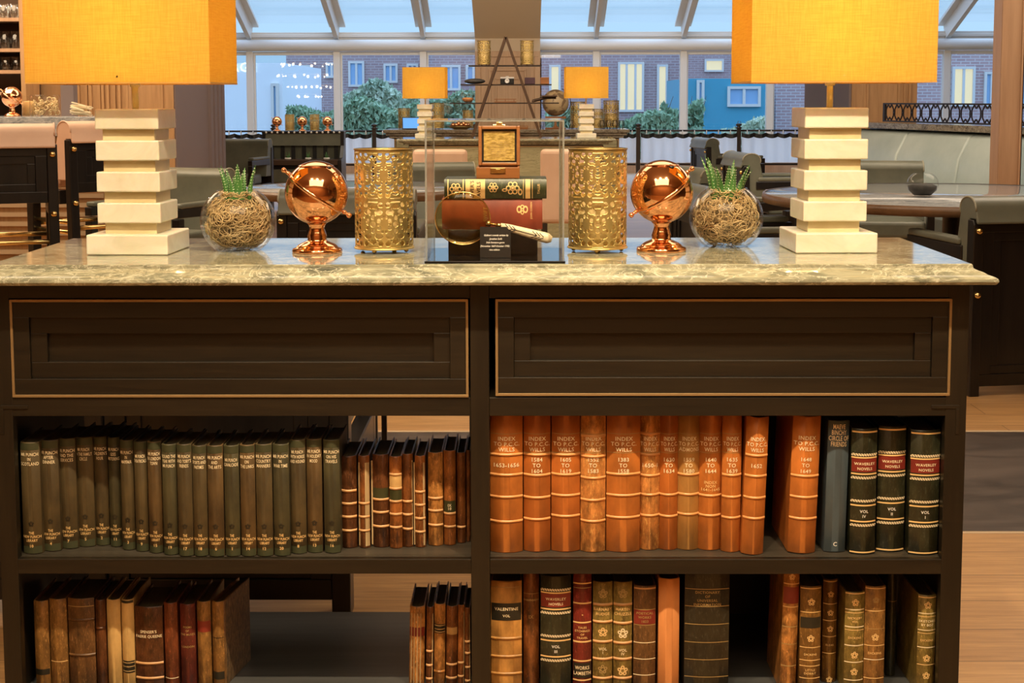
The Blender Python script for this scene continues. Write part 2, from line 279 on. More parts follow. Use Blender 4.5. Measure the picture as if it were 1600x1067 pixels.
# ------------------------------------------------------------------ mesh building
SMOOTHED = {'back_cushion', 'cover'}
class MB:
    def __init__(s): s.v = []; s.f = []; s.sm = []
    def add(s, vs, fs, smooth=False, mat=None):
        b = len(s.v)
        for v in vs:
            v = Vector(v); s.v.append(mat @ v if mat is not None else v)
        for f in fs: s.f.append([b+i for i in f]); s.sm.append(smooth)
        return s
    def box(s, x0, x1, y0, y1, z0, z1, mat=None):
        vs = [(x, y, z) for z in (z0, z1) for y in (y0, y1) for x in (x0, x1)]
        return s.add(vs, [(0, 2, 3, 1), (4, 5, 7, 6), (0, 1, 5, 4), (2, 6, 7, 3), (0, 4, 6, 2), (1, 3, 7, 5)], False, mat)
    def lathe(s, prof, n=32, c=(0, 0, 0), smooth=True, mat=None, cap=True):
        vs = []; fs = []
        for (r, z) in prof:
            for k in range(n):
                a = 2*PI*k/n; vs.append((c[0]+r*math.cos(a), c[1]+r*math.sin(a), c[2]+z))
        m = len(prof)
        for i in range(m-1):
            for k in range(n):
                k2 = (k+1) % n; fs.append((i*n+k, i*n+k2, (i+1)*n+k2, (i+1)*n+k))
        s.add(vs, fs, smooth, mat)
        if cap:
            b = len(s.v) - m*n
            if prof[0][0] > 1e-5: s.f.append([b+k for k in range(n)][::-1]); s.sm.append(False)
            if prof[-1][0] > 1e-5: s.f.append([b+(m-1)*n+k for k in range(n)]); s.sm.append(False)
        return s
    def cyl(s, c, r, z0, z1, n=20, mat=None, smooth=True): return s.lathe([(r, z0), (r, z1)], n, (c[0], c[1], 0), smooth, mat)
    def sphere(s, c, r, n=24, m=14, mat=None, sc=(1, 1, 1)):
        pr = [(max(1e-6, math.sin(PI*i/m))*r, -math.cos(PI*i/m)*r) for i in range(m+1)]
        mm = Matrix.Translation(c) @ Matrix.Diagonal((*sc, 1))
        if mat is not None: mm = mat @ mm
        return s.lathe(pr, n, (0, 0, 0), True, mm, False)
    def tube(s, pts, r, n=8, closed=False, mat=None, smooth=True, r1=None):
        pts = [Vector(p) for p in pts]; m = len(pts); vs = []; fs = []
        up = Vector((0, 0, 1)); prev = None
        for i, p in enumerate(pts):
            if closed: t = (pts[(i+1) % m] - pts[i-1])
            else: t = pts[min(i+1, m-1)] - pts[max(i-1, 0)]
            t = t.normalized() if t.length > 1e-9 else Vector((0, 0, 1))
            if prev is None:
                a = t.cross(up)
                if a.length < 1e-3: a = t.cross(Vector((1, 0, 0)))
            else: a = prev - t*prev.dot(t)
            a = a.normalized(); prev = a; b2 = t.cross(a)
            rr = r if r1 is None else r + (r1-r)*i/max(1, m-1)
            for k in range(n):
                an = 2*PI*k/n; vs.append(p + a*(rr*math.cos(an)) + b2*(rr*math.sin(an)))
        for i in range(m if closed else m-1):
            j = (i+1) % m
            for k in range(n):
                k2 = (k+1) % n; fs.append((i*n+k, j*n+k, j*n+k2, i*n+k2))
        if not closed: fs.append(tuple(range(n))); fs.append(tuple((m-1)*n+k for k in range(n))[::-1])
        return s.add(vs, fs, smooth, mat)
    def bar(s, a, b, w, h, mat=None):
        a = Vector(a); b = Vector(b); t = (b-a).normalized(); up = Vector((0, 0, 1))
        if abs(t.z) > 0.95: up = Vector((0, 1, 0))
        x = t.cross(up).normalized()*w/2; y = x.cross(t).normalized()*h/2
        vs = [a-x-y, a+x-y, a+x+y, a-x+y, b-x-y, b+x-y, b+x+y, b-x+y]
        return s.add(vs, [(0, 3, 2, 1), (4, 5, 6, 7), (0, 1, 5, 4), (1, 2, 6, 5), (2, 3, 7, 6), (3, 0, 4, 7)], False, mat)
    def prism(s, poly, h0, h1, axis='z', mat=None, smooth=False):
        # poly in the plane across the axis: z -> (x,y), x -> (y,z), y -> (x,z)
        def mk(p, h): return {'z': (p[0], p[1], h), 'x': (h, p[0], p[1]), 'y': (p[0], h, p[1])}[axis]
        n = len(poly); vs = [mk(p, h0) for p in poly] + [mk(p, h1) for p in poly]
        fs = [(i, (i+1) % n, n+(i+1) % n, n+i) for i in range(n)]
        b = len(s.f); s.add(vs, fs, smooth, mat)
        o = len(s.v) - 2*n; s.f.append([o+i for i in range(n)][::-1]); s.f.append([o+n+i for i in range(n)]); s.sm += [False, False]
        return s
    def frame(s, x0, x1, z0, z1, t, y0, y1):
        s.box(x0, x1, y0, y1, z0, z0+t); s.box(x0, x1, y0, y1, z1-t, z1)
        s.box(x0, x0+t, y0, y1, z0+t, z1-t); s.box(x1-t, x1, y0, y1, z0+t, z1-t); return s
    def mesh(s, name, m, fixn=True):
        me = bpy.data.meshes.new(name); me.from_pydata([tuple(v) for v in s.v], [], s.f); me.update()
        me.polygons.foreach_set('use_smooth', s.sm)
        if fixn:
            bm = bmesh.new(); bm.from_mesh(me); bmesh.ops.recalc_face_normals(bm, faces=bm.faces); bm.to_mesh(me); bm.free()
        if name in SMOOTHED:
            me.polygons.foreach_set('use_smooth', [True]*len(me.polygons)); me.set_sharp_from_angle(angle=math.radians(38))
        if m is not None: me.materials.append(m)
        return me
    def build(s, name, m, parent=None, loc=None, bev=0, rot=None, fixn=True):
        o = bpy.data.objects.new(name, s.mesh(name, m, fixn)); COL.objects.link(o)
        if parent is not None: o.parent = parent
        if loc is not None: o.location = loc
        if rot is not None: o.rotation_euler = rot
        if bev:
            b = o.modifiers.new('bevel', 'BEVEL'); b.width = bev; b.segments = 3 if bev > 0.004 else 2; b.limit_method = 'ANGLE'; b.angle_limit = math.radians(40)
        return o
def obj(name, me, parent=None, loc=None):
    o = bpy.data.objects.new(name, me); COL.objects.link(o)
    if parent is not None: o.parent = parent
    if loc is not None: o.location = loc
    return o
def tag(o, label, cat, group=None, kind=None):
    o['label'] = label; o['category'] = cat
    if group: o['group'] = group
    if kind: o['kind'] = kind
    return o
def thing(name, label, cat, loc=(0, 0, 0), rz=0.0, group=None):
    o = bpy.data.objects.new(name, None); COL.objects.link(o); o.location = loc; o.rotation_euler = (0, 0, rz); o.empty_display_size = 0.05
    return tag(o, label, cat, group)
def struct(o):
    o['kind'] = 'structure'; return o
def dup(root, loc, rz, label, group=None, sc=None):
    def cp(o, par):
        c = o.copy(); COL.objects.link(c)
        if par is not None: c.parent = par
        for ch in [k for k in bpy.data.objects if k.parent == o]: cp(ch, c)
        return c
    r = cp(root, None); r.location = loc; r.rotation_euler = (0, 0, rz); r['label'] = label
    if group: r['group'] = group
    elif 'group' in r: del r['group']
    if sc: r.scale = (sc, sc, sc)
    return r

# text as mesh
_tc = {}
def text_mesh(body, size, spacing=1.0, line=1.0):
    cu = bpy.data.curves.new('t', 'FONT'); cu.body = body; cu.size = size; cu.align_x = 'CENTER'; cu.align_y = 'CENTER'
    cu.resolution_u = 2; cu.space_character = spacing; cu.space_line = line; cu.offset = size*0.012
    ob = bpy.data.objects.new('t', cu)
    me = bpy.data.meshes.new_from_object(ob)
    vs = [v.co.copy() for v in me.vertices]; fs = [list(p.vertices) for p in me.polygons]
    bpy.data.objects.remove(ob); bpy.data.curves.remove(cu); bpy.data.meshes.remove(me)
    return vs, fs

# ================================================================== THE BOOKCASE ISLAND
Y0 = 2.42
XR = P(1513, 540, Y0).x; XL = P(-12, 540, Y0).x
ZT = P(800, 413.5, 2.395).z                       # top of marble
ZC = P(800, 443, 2.385).z                         # underside of marble
YB = 2.86                                         # back of the case
def zf(py, x=800, Y=Y0): return P(x, py, Y).z
def xf(px, py=760, Y=Y0): return P(px, py, Y).x
Z_RAIL = zf(621); Z_OP = zf(650); Z_SH = zf(873.5); Z_SHB = zf(897)
Z_BOT = P(600, 957, YB-0.005).z
XA, XB_, XC_, XD = xf(24), xf(735.5), xf(765), xf(1474)
case = thing('bookcase', 'long black-brown oak bookcase island with panelled drawer band above open shelves of old books', 'bookcase', ((XL+XR)/2, Y0, 0))
bx0 = case.location.x
def cb(name, m, fn, bev=0.0012, par=case):
    b = MB(); fn(b); b.v = [v - Vector((bx0, Y0, 0)) for v in b.v]
    return b.build(name, m, par, bev=bev)
cb('side_panel', M['oak_dark_v'], lambda b: (b.box(XL, XA, Y0, Y0+0.02, 0.02, ZC-0.001), b.box(XL, XA-0.014, Y0+0.02, YB, 0.02, ZC-0.001)))
cb('side_panel', M['oak_dark_v'], lambda b: (b.box(XD, XR, Y0, Y0+0.02, 0.02, ZC-0.001), b.box(XD+0.014, XR, Y0+0.02, YB, 0.02, ZC-0.001)))
cb('divider', M['oak_dark_v'], lambda b: b.box(XB_, XC_, Y0+0.0005, YB, 0.02, ZC-0.001))
for a, c in ((XA-0.014, XB_), (XC_, XD+0.014)):
    sh_ = cb('shelf', M['shelf'], lambda b: b.box(a, c, Y0+0.016, YB, Z_SHB, Z_SH))
    cb('front_lip', M['oak_dark'], lambda b: b.box(a, c, Y0+0.001, Y0+0.0158, Z_SHB, Z_SH-0.0002), 0.0012, sh_)  # dark edge, so the lit tone shows on the shelf top only
    cb('bottom_board', M['bottom'], lambda b: b.box(a, c, Y0+0.001, YB, Z_BOT-0.024, Z_BOT))
    cb('plinth', M['oak_dark'], lambda b: b.box(a, c, Y0+0.01, Y0+0.03, 0.02, Z_BOT-0.024))
    cb('lower_rail', M['oak_dark'], lambda b: b.box(a, c, Y0+0.0008, YB, Z_OP, Z_RAIL))
    cb('upper_rail', M['oak_dark'], lambda b: b.box(a, c, Y0+0.0008, YB, zf(466), ZC-0.001))
cb('back_panel', M['oak_dark_v'], lambda b: b.box(XC_, XD, YB-0.012, YB-0.001, Z_BOT, Z_OP))
def drawer(pl, pr, pt, pb_, lx, rx, open_top=False):
    x0, x1, z1, z0 = xf(pl, 540), xf(pr, 540), zf(pt), zf(pb_)
    fr = cb('drawer_front', M['oak_dark'], lambda b: (
        b.box(x0, x1, Y0+0.017, Y0+0.03, z0, z1),
        b.frame(x0, x1, z0, z1, 0.0305, Y0+0.0015, Y0+0.0170),
        b.frame(x0+0.0305, x1-0.0305, z0+0.0305, z1-0.0305, 0.028, Y0+0.0075, Y0+0.0170)), 0.0008)
    t = 0.0045
    def trim(b):
        b.frame(x0-0.001, x1+0.001, z0-0.001, z1+0.001, t, Y0-0.002, Y0+0.0012)
    tr = cb('bronze_trim', M['bronze_trim'], trim, 0.0006, fr)
drawer(18, 731, 468, 619.5, 0, 0)
drawer(775, 1485, 468, 617.5, 0, 0)
cb('carcass_back', M['oak_dark'], lambda b: b.box(XA, XD, YB-0.02, YB-0.004, Z_RAIL, ZC-0.01))
for px, s in ((1499, -1), (0, 1)):
    x = xf(px, 640); z = zf(633)
    cb('corner_moulding', M['oak_dark'], lambda b: (b.box(min(x, x+s*0.048), max(x, x+s*0.048), Y0-0.0015, Y0, z-0.006, z), b.box(min(x, x+s*0.006), max(x, x+s*0.006), Y0-0.0015, Y0, z-0.05, z-0.0062)), 0.0005)
# marble slab with moulded edge
yfa = 2.400; xra = P(1518, 413, yfa).x; xla = (XL+XR) - xra; yba = PZ(900, 371.5, ZT).y
prof = [(-0.02, ZT), (0.0, ZT), (0.002, ZT-0.0015), (0.003, ZT-0.007), (0.009, ZT-0.010), (0.016, ZT-0.0125), (0.024, ZT-0.017), (0.032, ZT-0.0195), (0.037, ZT-0.0225), (0.0385, ZT-0.027), (0.034, ZT-0.0325), (0.028, ZC), (-0.02, ZC)]
mb = MB(); vs = []; fs = []
for o_, z in prof:
    vs += [(xla-o_, yfa-o_*0.75, z), (xra+o_, yfa-o_*0.75, z), (xra+o_, yba+o_, z), (xla-o_, yba+o_, z)]
for i in range(len(prof)-1):
    for k in range(4): fs.append((i*4+k, i*4+(k+1) % 4, (i+1)*4+(k+1) % 4, (i+1)*4+k))
fs += [(0, 1, 2, 3), tuple(len(vs)-4+k for k in range(4))[::-1]]
mb.add(vs, fs)
ct = mb.build('marble_countertop', M['marble'], bev=0.001)
tag(ct, 'long green and beige veined marble slab with moulded edge on top of the dark bookcase', 'countertop')

# ------------------------------------------------------------------ books
class Bk: pass
def book(name, label, px0, px1, pt, pb, coverm, zs, Y=None, depth=0.125, bulge=0.0045, raised=(), rmat=None, bands=(), labels=(), text=(), rope=(), motif=(), open_spine=False,
         group=None, lean=0.0, yaw=0.0, pm=None, top=None, shrink=0.0006, exposed=(), side=None):
    if Y is None: Y = PZ((px0+px1)/2, pb, zs).y
    Yu = Y
    x0 = P(px0, (pt+min(pb, 1067))/2, Yu).x; x1 = P(px1, (pt+min(pb, 1067))/2, Yu).x
    w = x1-x0-shrink; h = (P((px0+px1)/2, pt, Y).z if top is None else top) - zs
    b_ = min(bulge*1.6, w*0.30)
    cxp = (px0+px1)/2
    zy = lambda py: P(cxp, py, Y).z - zs
    root = thing(name, label, 'book', ((x0+x1)/2, Y, zs+0.0004), yaw, group)
    if lean: root.rotation_euler = (0, lean, yaw); root.location.z += w/2*abs(math.sin(lean))
    fr = lambda x, off=0.0: b_*(min(1.0, abs(2*x/w)))**2 - off
    N = 16; tk = min(0.0026, w*0.12)
    xs = [-w/2 + w*i/N for i in range(N+1)]
    outer = [(w/2, depth)] + [(x, fr(x)) for x in xs[::-1]] + [(-w/2, depth)]
    inner = [(-w/2+tk, depth)] + [(x*(1-2*tk/w), fr(x)+tk) for x in xs] + [(w/2-tk, depth)]
    mb = MB(); n = len(outer); vs = []; fs = []
    # rounded head and tail of the spine
    lv = [(0.0, 0.0012), (0.0015, 0.0), (h-0.0015, 0.0), (h, 0.0012)]
    for z, ins in lv:
        vs += [(x, y+ins, z) for x, y in outer]
    m_ = len(outer)
    for i in range(3):
        for k in range(m_-1): fs.append((i*m_+k, (i+1)*m_+k, (i+1)*m_+k+1, i*m_+k+1))
    bI = len(vs)
    for z in (0.0, h): vs += [(x, y, z) for x, y in inner[::-1]]
    for k in range(m_-1):
        fs.append((bI+k, bI+k+1, bI+m_+k+1, bI+m_+k))
        fs.append((k, k+1, bI+k+1, bI+k)); fs.append((3*m_+k, bI+m_+k, bI+m_+k+1, 3*m_+k+1))
    for k in (0, m_-1):
        fs.append((k, m_+k, 2*m_+k, 3*m_+k, bI+m_+k, bI+k))
    mb.add(vs, fs, False)
    cov = mb.build('cover', coverm, root)
    pg = MB().box(-w/2+tk+0.0004, w/2-tk-0.0004, b_+tk+0.0006, depth-0.004, 0.003, h-0.005)
    pg.build('page_block', pm or M['pages_dark'], root)
    def patch(mb, xa, xb, z0, z1, off, n=10):
        vs = []; fs = []
        for i in range(n+1):
            x = xa+(xb-xa)*i/n
            vs += [(x, fr(x, off), z0), (x, fr(x, off), z1)]
        for i in range(n): fs.append((2*i, 2*i+2, 2*i+3, 2*i+1))
        mb.add(vs, fs, True)
    rm = rmat or coverm
    for py in raised:
        z = zy(py); mb = MB(); vs = []; fs = []; hb = 0.0024
        pr = [(-hb, 0), (-hb*0.6, 0.0014), (0, 0.0020), (hb*0.6, 0.0014), (hb, 0)]
        for i in range(N+1):
            x = xs[i]
            for dz, o_ in pr: vs.append((x*1.01, fr(x, o_)-0.0001, z+dz))
        for i in range(N):
            for j in range(4): fs.append((i*5+j, (i+1)*5+j, (i+1)*5+j+1, i*5+j+1))
        mb.add(vs, fs, True); mb.build('raised_band', rm, root)
    if bands:
        g = {}
        for (py, hpx, m) in bands: g.setdefault(m, []).append((py, hpx))
        for m, L in g.items():
            for py, hpx in L:
                mb = MB(); patch(mb, -w/2*0.995, w/2*0.995, zy(py+hpx/2), zy(py-hpx/2), 0.0004)
                mb.build('spine_line', M[m], root)
    for (pa, pb2, m) in labels:
        mb = MB(); patch(mb, -w/2*0.97, w/2*0.97, zy(pb2), zy(pa), 0.0003); mb.build('spine_label', M[m], root)
    if rope:
        for py in rope:
            mb = MB(); z = zy(py); nn = max(5, int(w/0.0042))
            for k in range(nn):
                xc = -w/2 + w*(k+0.5)/nn; rr = w/nn*0.62; pass
                ring = []
                for q in range(9):
                    a = 2*PI*q/8
                    ring.append((xc+rr*math.cos(a)*0.8+0.5*rr*math.sin(a), z+0.0024*math.sin(a)))
                vs = []; fs = []
                for (xx, zz) in ring[:8]:
                    dx, dz = xx-xc, zz-z
                    for f_ in (1.0, 0.45):
                        X = xc+dx*f_; X = max(-w/2, min(w/2, X)); vs.append((X, fr(X, 0.0005), z+dz*f_))
                for q in range(8):
                    q2 = (q+1) % 8; fs.append((2*q, 2*q2, 2*q2+1, 2*q+1))
                mb.add(vs, fs)
            mb.build('rope_ornament', M['gilt_pale'], root)
    for mo in motif:
        py, s, m = mo[0], mo[1]/930, mo[2]
        mb = MB(); z = zy(py)
        for q in range(5):
            a = PI/2+2*PI*q/5; cx_, cz_ = 0.55*s*math.cos(a), 0.55*s*math.sin(a); r_ = 0.34*s
            vs = []; fs = []
            for e in range(8):
                aa = 2*PI*e/8
                for f_ in (1, 0.4):
                    X = max(-w/2, min(w/2, cx_+r_*f_*math.cos(aa))); vs.append((X, fr(X, 0.0005), z+cz_+r_*f_*math.sin(aa)))
            for e in range(8):
                e2 = (e+1) % 8; fs.append((2*e, 2*e2, 2*e2+1, 2*e+1))
            mb.add(vs, fs)
        mb.build('gilt_flower', M[m], root)
    for i, t in enumerate(text):
        py, sz, body, m = t[:4]; line = t[4] if len(t) > 4 else 0.9
        vs, fs = text_mesh(body, sz/930*1.35, 1.08, line)
        if not vs: continue
        wid = max(v.x for v in vs) - min(v.x for v in vs); cxm = (max(v.x for v in vs)+min(v.x for v in vs))/2; cym = (max(v.y for v in vs)+min(v.y for v in vs))/2
        sx = min(1.0, w*0.93/wid)
        z = zy(py); out = []
        for v in vs:
            X = (v.x-cxm)*sx; out.append((X, fr(X, 0.0007), z+v.y-cym))
        mb = MB(); mb.add(out, fs); mb.build('title' if i == 0 else 'spine_text', M[m], root, fixn=False)
    if side:
        MB().box(w/2, w/2+0.0006, b_+0.008, depth-0.001, 0.001, h-0.001).build('marbled_side', side, root)
    for (xa, wd, m) in exposed:     # cream cords and page edges bared by a split spine
        mb = MB(); patch(mb, -w/2+w*xa, -w/2+w*(xa+wd), 0.004, h-0.012, 0.0006, 3); mb.build('bared_page_edge', M[m], root)
    return root

OLG = 'olive green cloth volumes on the upper left shelf'
punch = [
 (32, 62.5, 692, 866, 'MR PUNCH\nIN\nSCOTLAND', '10'), (63, 91.5, 689, 862, 'MR PUNCH\nAFTER\nDINNER', '4'), (91, 118.5, 686, 858, 'MR PUNCH\nAND THE\nSERVICES', '7'),
 (118, 145.5, 684, 855, 'MR PUNCH\nIN THE FAMILY\nCIRCLE', '5'), (145.5, 168.5, 683, 853, "MR PUNCH\nCHILDREN'S\nHOUR", '2'), (168.5, 188, 684, 855, 'MR PUNCH\nGOES\nMOTORING', '11'),
 (187.5, 209, 688.7, 860, 'MR PUNCH\nIN\nMAYFAIR', '3'), (209, 230, 691, 862.5, 'MR PUNCH\nTHEATRICALS', '9'), (230, 252.5, 691, 865, 'MR PUNCH\nIN LONDON\nTOWN', '15'),
 (252.5, 276, 695, 868, 'ROUND THE\nYEAR WITH\nMR PUNCH', '19'), (276, 300, 695, 870, "MR PUNCH\nAND TOBY'S\nFRIENDS", '17'), (300, 323, 697, 870, 'MR PUNCH\nSPORTS AND\nPASTIMES', '18'),
 (323.5, 348.5, 697, 870.5, 'MR PUNCH\nAND\nTHE ARTS', '6'), (349.5, 373.5, 697, 870, 'MR PUNCH\nCAVALCADE', '1'), (374.5, 398.5, 696, 870, 'MR PUNCH\nON\nTHE LINKS', '14'),
 (399, 425, 695, 870, 'MR PUNCH\nCOUNTRY\nMANNERS', '12'), (426, 451.5, 695, 869.5, 'MR PUNCH\nIN\nWAR TIME', '20'), (452.5, 477.5, 688, 866, 'MR PUNCH\nWITH HORSE\nAND HOUND', '8'),
 (478.5, 503, 687, 864.5, 'MR PUNCH\nIN HOLIDAY\nMOOD', '13'), (505, 531, 688, 865, 'MR PUNCH\nON HIS\nTRAVELS', '16')]
olive = [leather('olive_brown_cloth', (0.070, 0.047, 0.016), 0.6, 1.3, 9, 0.6), leather('olive_green_cloth', (0.052, 0.043, 0.016), 0.6, 1.3, 9, 0.6), leather('faded_olive_cloth', (0.105, 0.060, 0.018), 0.5, 1.25, 8, 0.6)]
M['olive_edge'] = plain('olive_green_head', (0.045, 0.048, 0.020), 0.55)
for i, (a, b, t, bt, ttl, num) in enumerate(punch):
    short = ttl.replace('MR PUNCH', '').replace('\n', ' ').strip().lower()
    short = ' '.join(short.split())
    if i == 9: short = 'round the year with'
    pos = ', leftmost of the row' if i == 0 else (', rightmost of its set' if i == 19 else '')
    book('cloth_bound_book', f'olive cloth book titled {short}, numbered {num}{pos}', a, b, t, bt,
         olive[[0, 0, 0, 0, 0, 1, 0, 0, 2, 1, 0, 0, 2, 1, 2, 0, 1, 0, 2, 1][i]], Z_SH, depth=0.122, bulge=0.0042, group=OLG,
         labels=[(t+1, t+12, 'olive_edge'), (bt-12, bt-1, 'olive_edge')],
         text=[(t+26, 5.6, ttl, 'gilt_pale', 1.02), (bt-27, 4.6, 'THE\nNEW PUNCH\nLIBRARY', 'gilt', 1.0), (bt-12.5, 4.8, num, 'gilt')],
         motif=[(bt-47, 5.2, 'black_label')], shrink=0.0010)

CB = 'worn brown calf books beside the olive set'
calf = lambda k, c, s=20: leather('calf_'+k, c, 0.30, 1.5, s, 0.35)
cA, cB, cC, cD = calf('dark', (0.085, 0.028, 0.008)), calf('orange', (0.26, 0.085, 0.018), 16), calf('tan', (0.36, 0.15, 0.035), 24), calf('chestnut', (0.16, 0.052, 0.012), 18)
M['band_pale'] = plain('pale_band', (0.56, 0.30, 0.12), 0.45)  # paler colour for raised bands and some spine lines
M['page_edge_cream'] = mottled('cream_page_edge', (0.30, 0.19, 0.08), (0.60, 0.43, 0.22), 60, 0.8, stretch=(4, 1, 0.2))
R = 'band_pale'
book('calf_book', 'worn brown calf book with orange patch, first after the olive cloth set', 531.5, 557, 713.5, 857, cA, Z_SH, depth=0.135, raised=[767.5, 787.5, 808, 829.5], rmat=M[R], labels=[(790, 806, 'label_orange')] if 0 else [], group=CB)
book('calf_book', 'split-spined calf book showing cream page edges down its right side', 559.5, 577.5, 713, 857, cD, Z_SH, depth=0.135, raised=[787, 808, 829.5], rmat=M[R], exposed=[(0.0, 0.14, 'page_edge_cream'), (0.62, 0.36, 'page_edge_cream')], group=CB)
book('calf_book', 'dark calf book with centre crack and dull green label, third after the olive set', 582, 607.5, 711, 856, cA, Z_SH, depth=0.135, raised=[781, 801, 823], rmat=M[R], labels=[(763, 779, 'green_label')], exposed=[(-0.10, 0.09, 'page_edge_cream')], group=CB)
book('calf_book', 'calf book with torn cream label above a dark green label', 608, 628, 714, 857.5, cB, Z_SH, depth=0.135, raised=[742, 764, 784, 804, 824.5], rmat=M[R], labels=[(744, 762, 'cream_label'), (766, 782, 'green_label')], group=CB)
book('calf_book', 'rubbed tan-brown calf book just right of the torn cream label', 628.5, 645, 710, 855.5, cD, Z_SH, depth=0.135, raised=[784, 804.5, 827], rmat=M[R], exposed=[(0.92, 0.07, 'page_edge_cream')], group=CB)
book('calf_book', 'narrow calf book with cream line along the right edge of its spine', 648, 664.5, 713, 856, cB, Z_SH, depth=0.135, raised=[769, 789.5, 810.5, 831.5], rmat=M[R], exposed=[(-0.12, 0.10, 'page_edge_cream'), (0.80, 0.16, 'page_edge_cream')], group=CB)
book('calf_book', 'wide chestnut calf book, fourth from the divider on the upper left shelf', 668.5, 692, 708, 853.5, cC, Z_SH, depth=0.135, raised=[779, 798.5, 821], rmat=M[R], group=CB)
book('calf_book', 'calf book with a small dark green label reading IX 10', 693, 712, 705, 852.5, cB, Z_SH, depth=0.135, raised=[803, 823.5], rmat=M[R], labels=[(783, 801, 'green_label')], text=[(792.5, 4.6, 'IX\n10', 'gilt_pale')], group=CB)
book('calf_book', 'dark chestnut calf book, second from the divider on the upper left shelf', 713.5, 727.5, 708, 849, cD, Z_SH, depth=0.135, raised=[824], rmat=M[R], group=CB)
book('calf_book', 'thin calf book tight against the divider on the upper left shelf', 728, 735.2, 704, 847, cD, Z_SH, depth=0.13, shrink=0.0016, group=CB)

IW = 'large tan leather index volumes on the upper right shelf'
tanm = [leather('tan_leather', (0.50, 0.155, 0.028), 0.62, 1.12, 9, 0.36), leather('deep_tan_leather', (0.44, 0.125, 0.022), 0.65, 1.12, 9, 0.36),
        leather('scuffed_tan_leather', (0.56, 0.22, 0.055), 0.45, 1.25, 26, 0.38), leather('yellow_tan_leather', (0.42, 0.20, 0.050), 0.65, 1.15, 8, 0.4)]
M['band_tan'] = plain('pale_tan_band', (0.66, 0.30, 0.10), 0.3)  # raised bands paler than the tan spines
ITW = 'INDEX\nTO P.C.C.\nWILLS'
idx = [(765.8, 817, 864.5, 0, ITW, '1653-1656', [711, 742.5, 777, 815.5], 'widest, at the left end beside the divider'), (818, 860.5, 863, 1, ITW, '1584\nTO\n1604', [711, 743, 778, 812], ''),
       (861.5, 907, 863, 1, ITW, '1605\nTO\n1619', [711, 742, 774.5, 807], ''), (907.5, 947, 863.5, 2, ITW, '1552\nTO\n1583', [682, 714, 747.5, 782, 815], 'scuffed and paler'),
       (948, 1001, 863.5, 0, ITW, '1383\nTO\n1558', [741.5, 774.5, 809], 'broad and smooth'), (999.5, 1032, 860, 2, ITW, '1650-1', [678, 711, 743.5, 773.5, 806], 'narrow and blotched'),
       (1031.5, 1060, 860, 1, ITW, '1630\nTO\n1634', [773.5, 807], 'narrow'), (1059.5, 1094, 860, 3, 'INDEX\nTO P.C.C.\nADMONS', '1559\nTO\n1580', [742, 773, 804], 'yellower than the rest'),
       (1093, 1129, 860.5, 0, ITW, '1640\nTO\n1644', [775, 806], 'with a third line of small lettering'), (1129, 1159.5, 863.5, 0, ITW, '1635\nTO\n1639', [743, 777, 809.5], '')]
for i, (a, b, bt, k, t1, t2, rb, ex) in enumerate(idx):
    tx = [(694.5, 6.7, t1, 'gilt_pale', 0.98), (727.5, 6.7 if '\n' in t2 else 6.8, t2, 'gilt_pale', 1.04)]
    if i == 8: tx.append((760, 5.0, 'INDEX\nNON\n1641-1645', 'gilt', 0.9))
    nm = t2.replace('\n', ' ').lower()
    if i == 5: nm = '1650'
    book('index_volume', f'tan leather index volume lettered {nm}' + (', ' + ex if ex else ''), a, b, 640, bt, tanm[k], Z_SH, depth=0.17, bulge=0.007, raised=rb, rmat=M['band_tan'], bands=[(678.5, 0.8, 'gilt_dull'), (708 if i else 710, 0.8, 'gilt_dull')], text=tx, group=IW, top=Z_OP-0.003)
book('index_volume', 'tan leather index volume lettered 1652, tilting right beside the dark gap', 1160.5, 1195.5, 640, 868, tanm[0], Z_SH, depth=0.17, bulge=0.007, raised=[713, 745, 779, 811], rmat=M['band_tan'],
     text=[(696, 6.6, ITW, 'gilt_pale', 1.0), (729, 6.6, '1652', 'gilt_pale')], group=IW, top=Z_OP-0.008, lean=0.030)
book('index_volume', 'tan leather index volume lettered 1648 to 1649, standing alone past the dark gap', 1233.5, 1277.5, 640, 866, tanm[0], Z_SH, depth=0.17, bulge=0.007, raised=[745, 778, 811.5], rmat=M['band_tan'],
     text=[(694, 6.6, ITW, 'gilt_pale', 1.0), (728, 6.4, '1648\nTO\n1649', 'gilt_pale', 1.12)], group=IW, top=Z_OP-0.008, lean=0.027)
book('novel', 'slate blue hardback novel with narrow pale lettering at its head', 1289.5, 1323, 658, 863.5, leather('slate_blue_cloth', (0.055, 0.075, 0.085), 0.8, 1.15, 8, 0.4), Z_SH, depth=0.15, bulge=0.003,
     text=[(681, 8.2, 'MAEVE\nBINCHY\nCIRCLE OF\nFRIENDS', 'gilt_pale', 0.86), (850.5, 7, 'C', 'white_ink')], bands=[(845, 0.8, 'white_ink'), (856.5, 0.8, 'white_ink')][:0], lean=0.018)
dgreen = leather('dark_green_leather', (0.022, 0.022, 0.010), 0.6, 1.4, 14, 0.32)
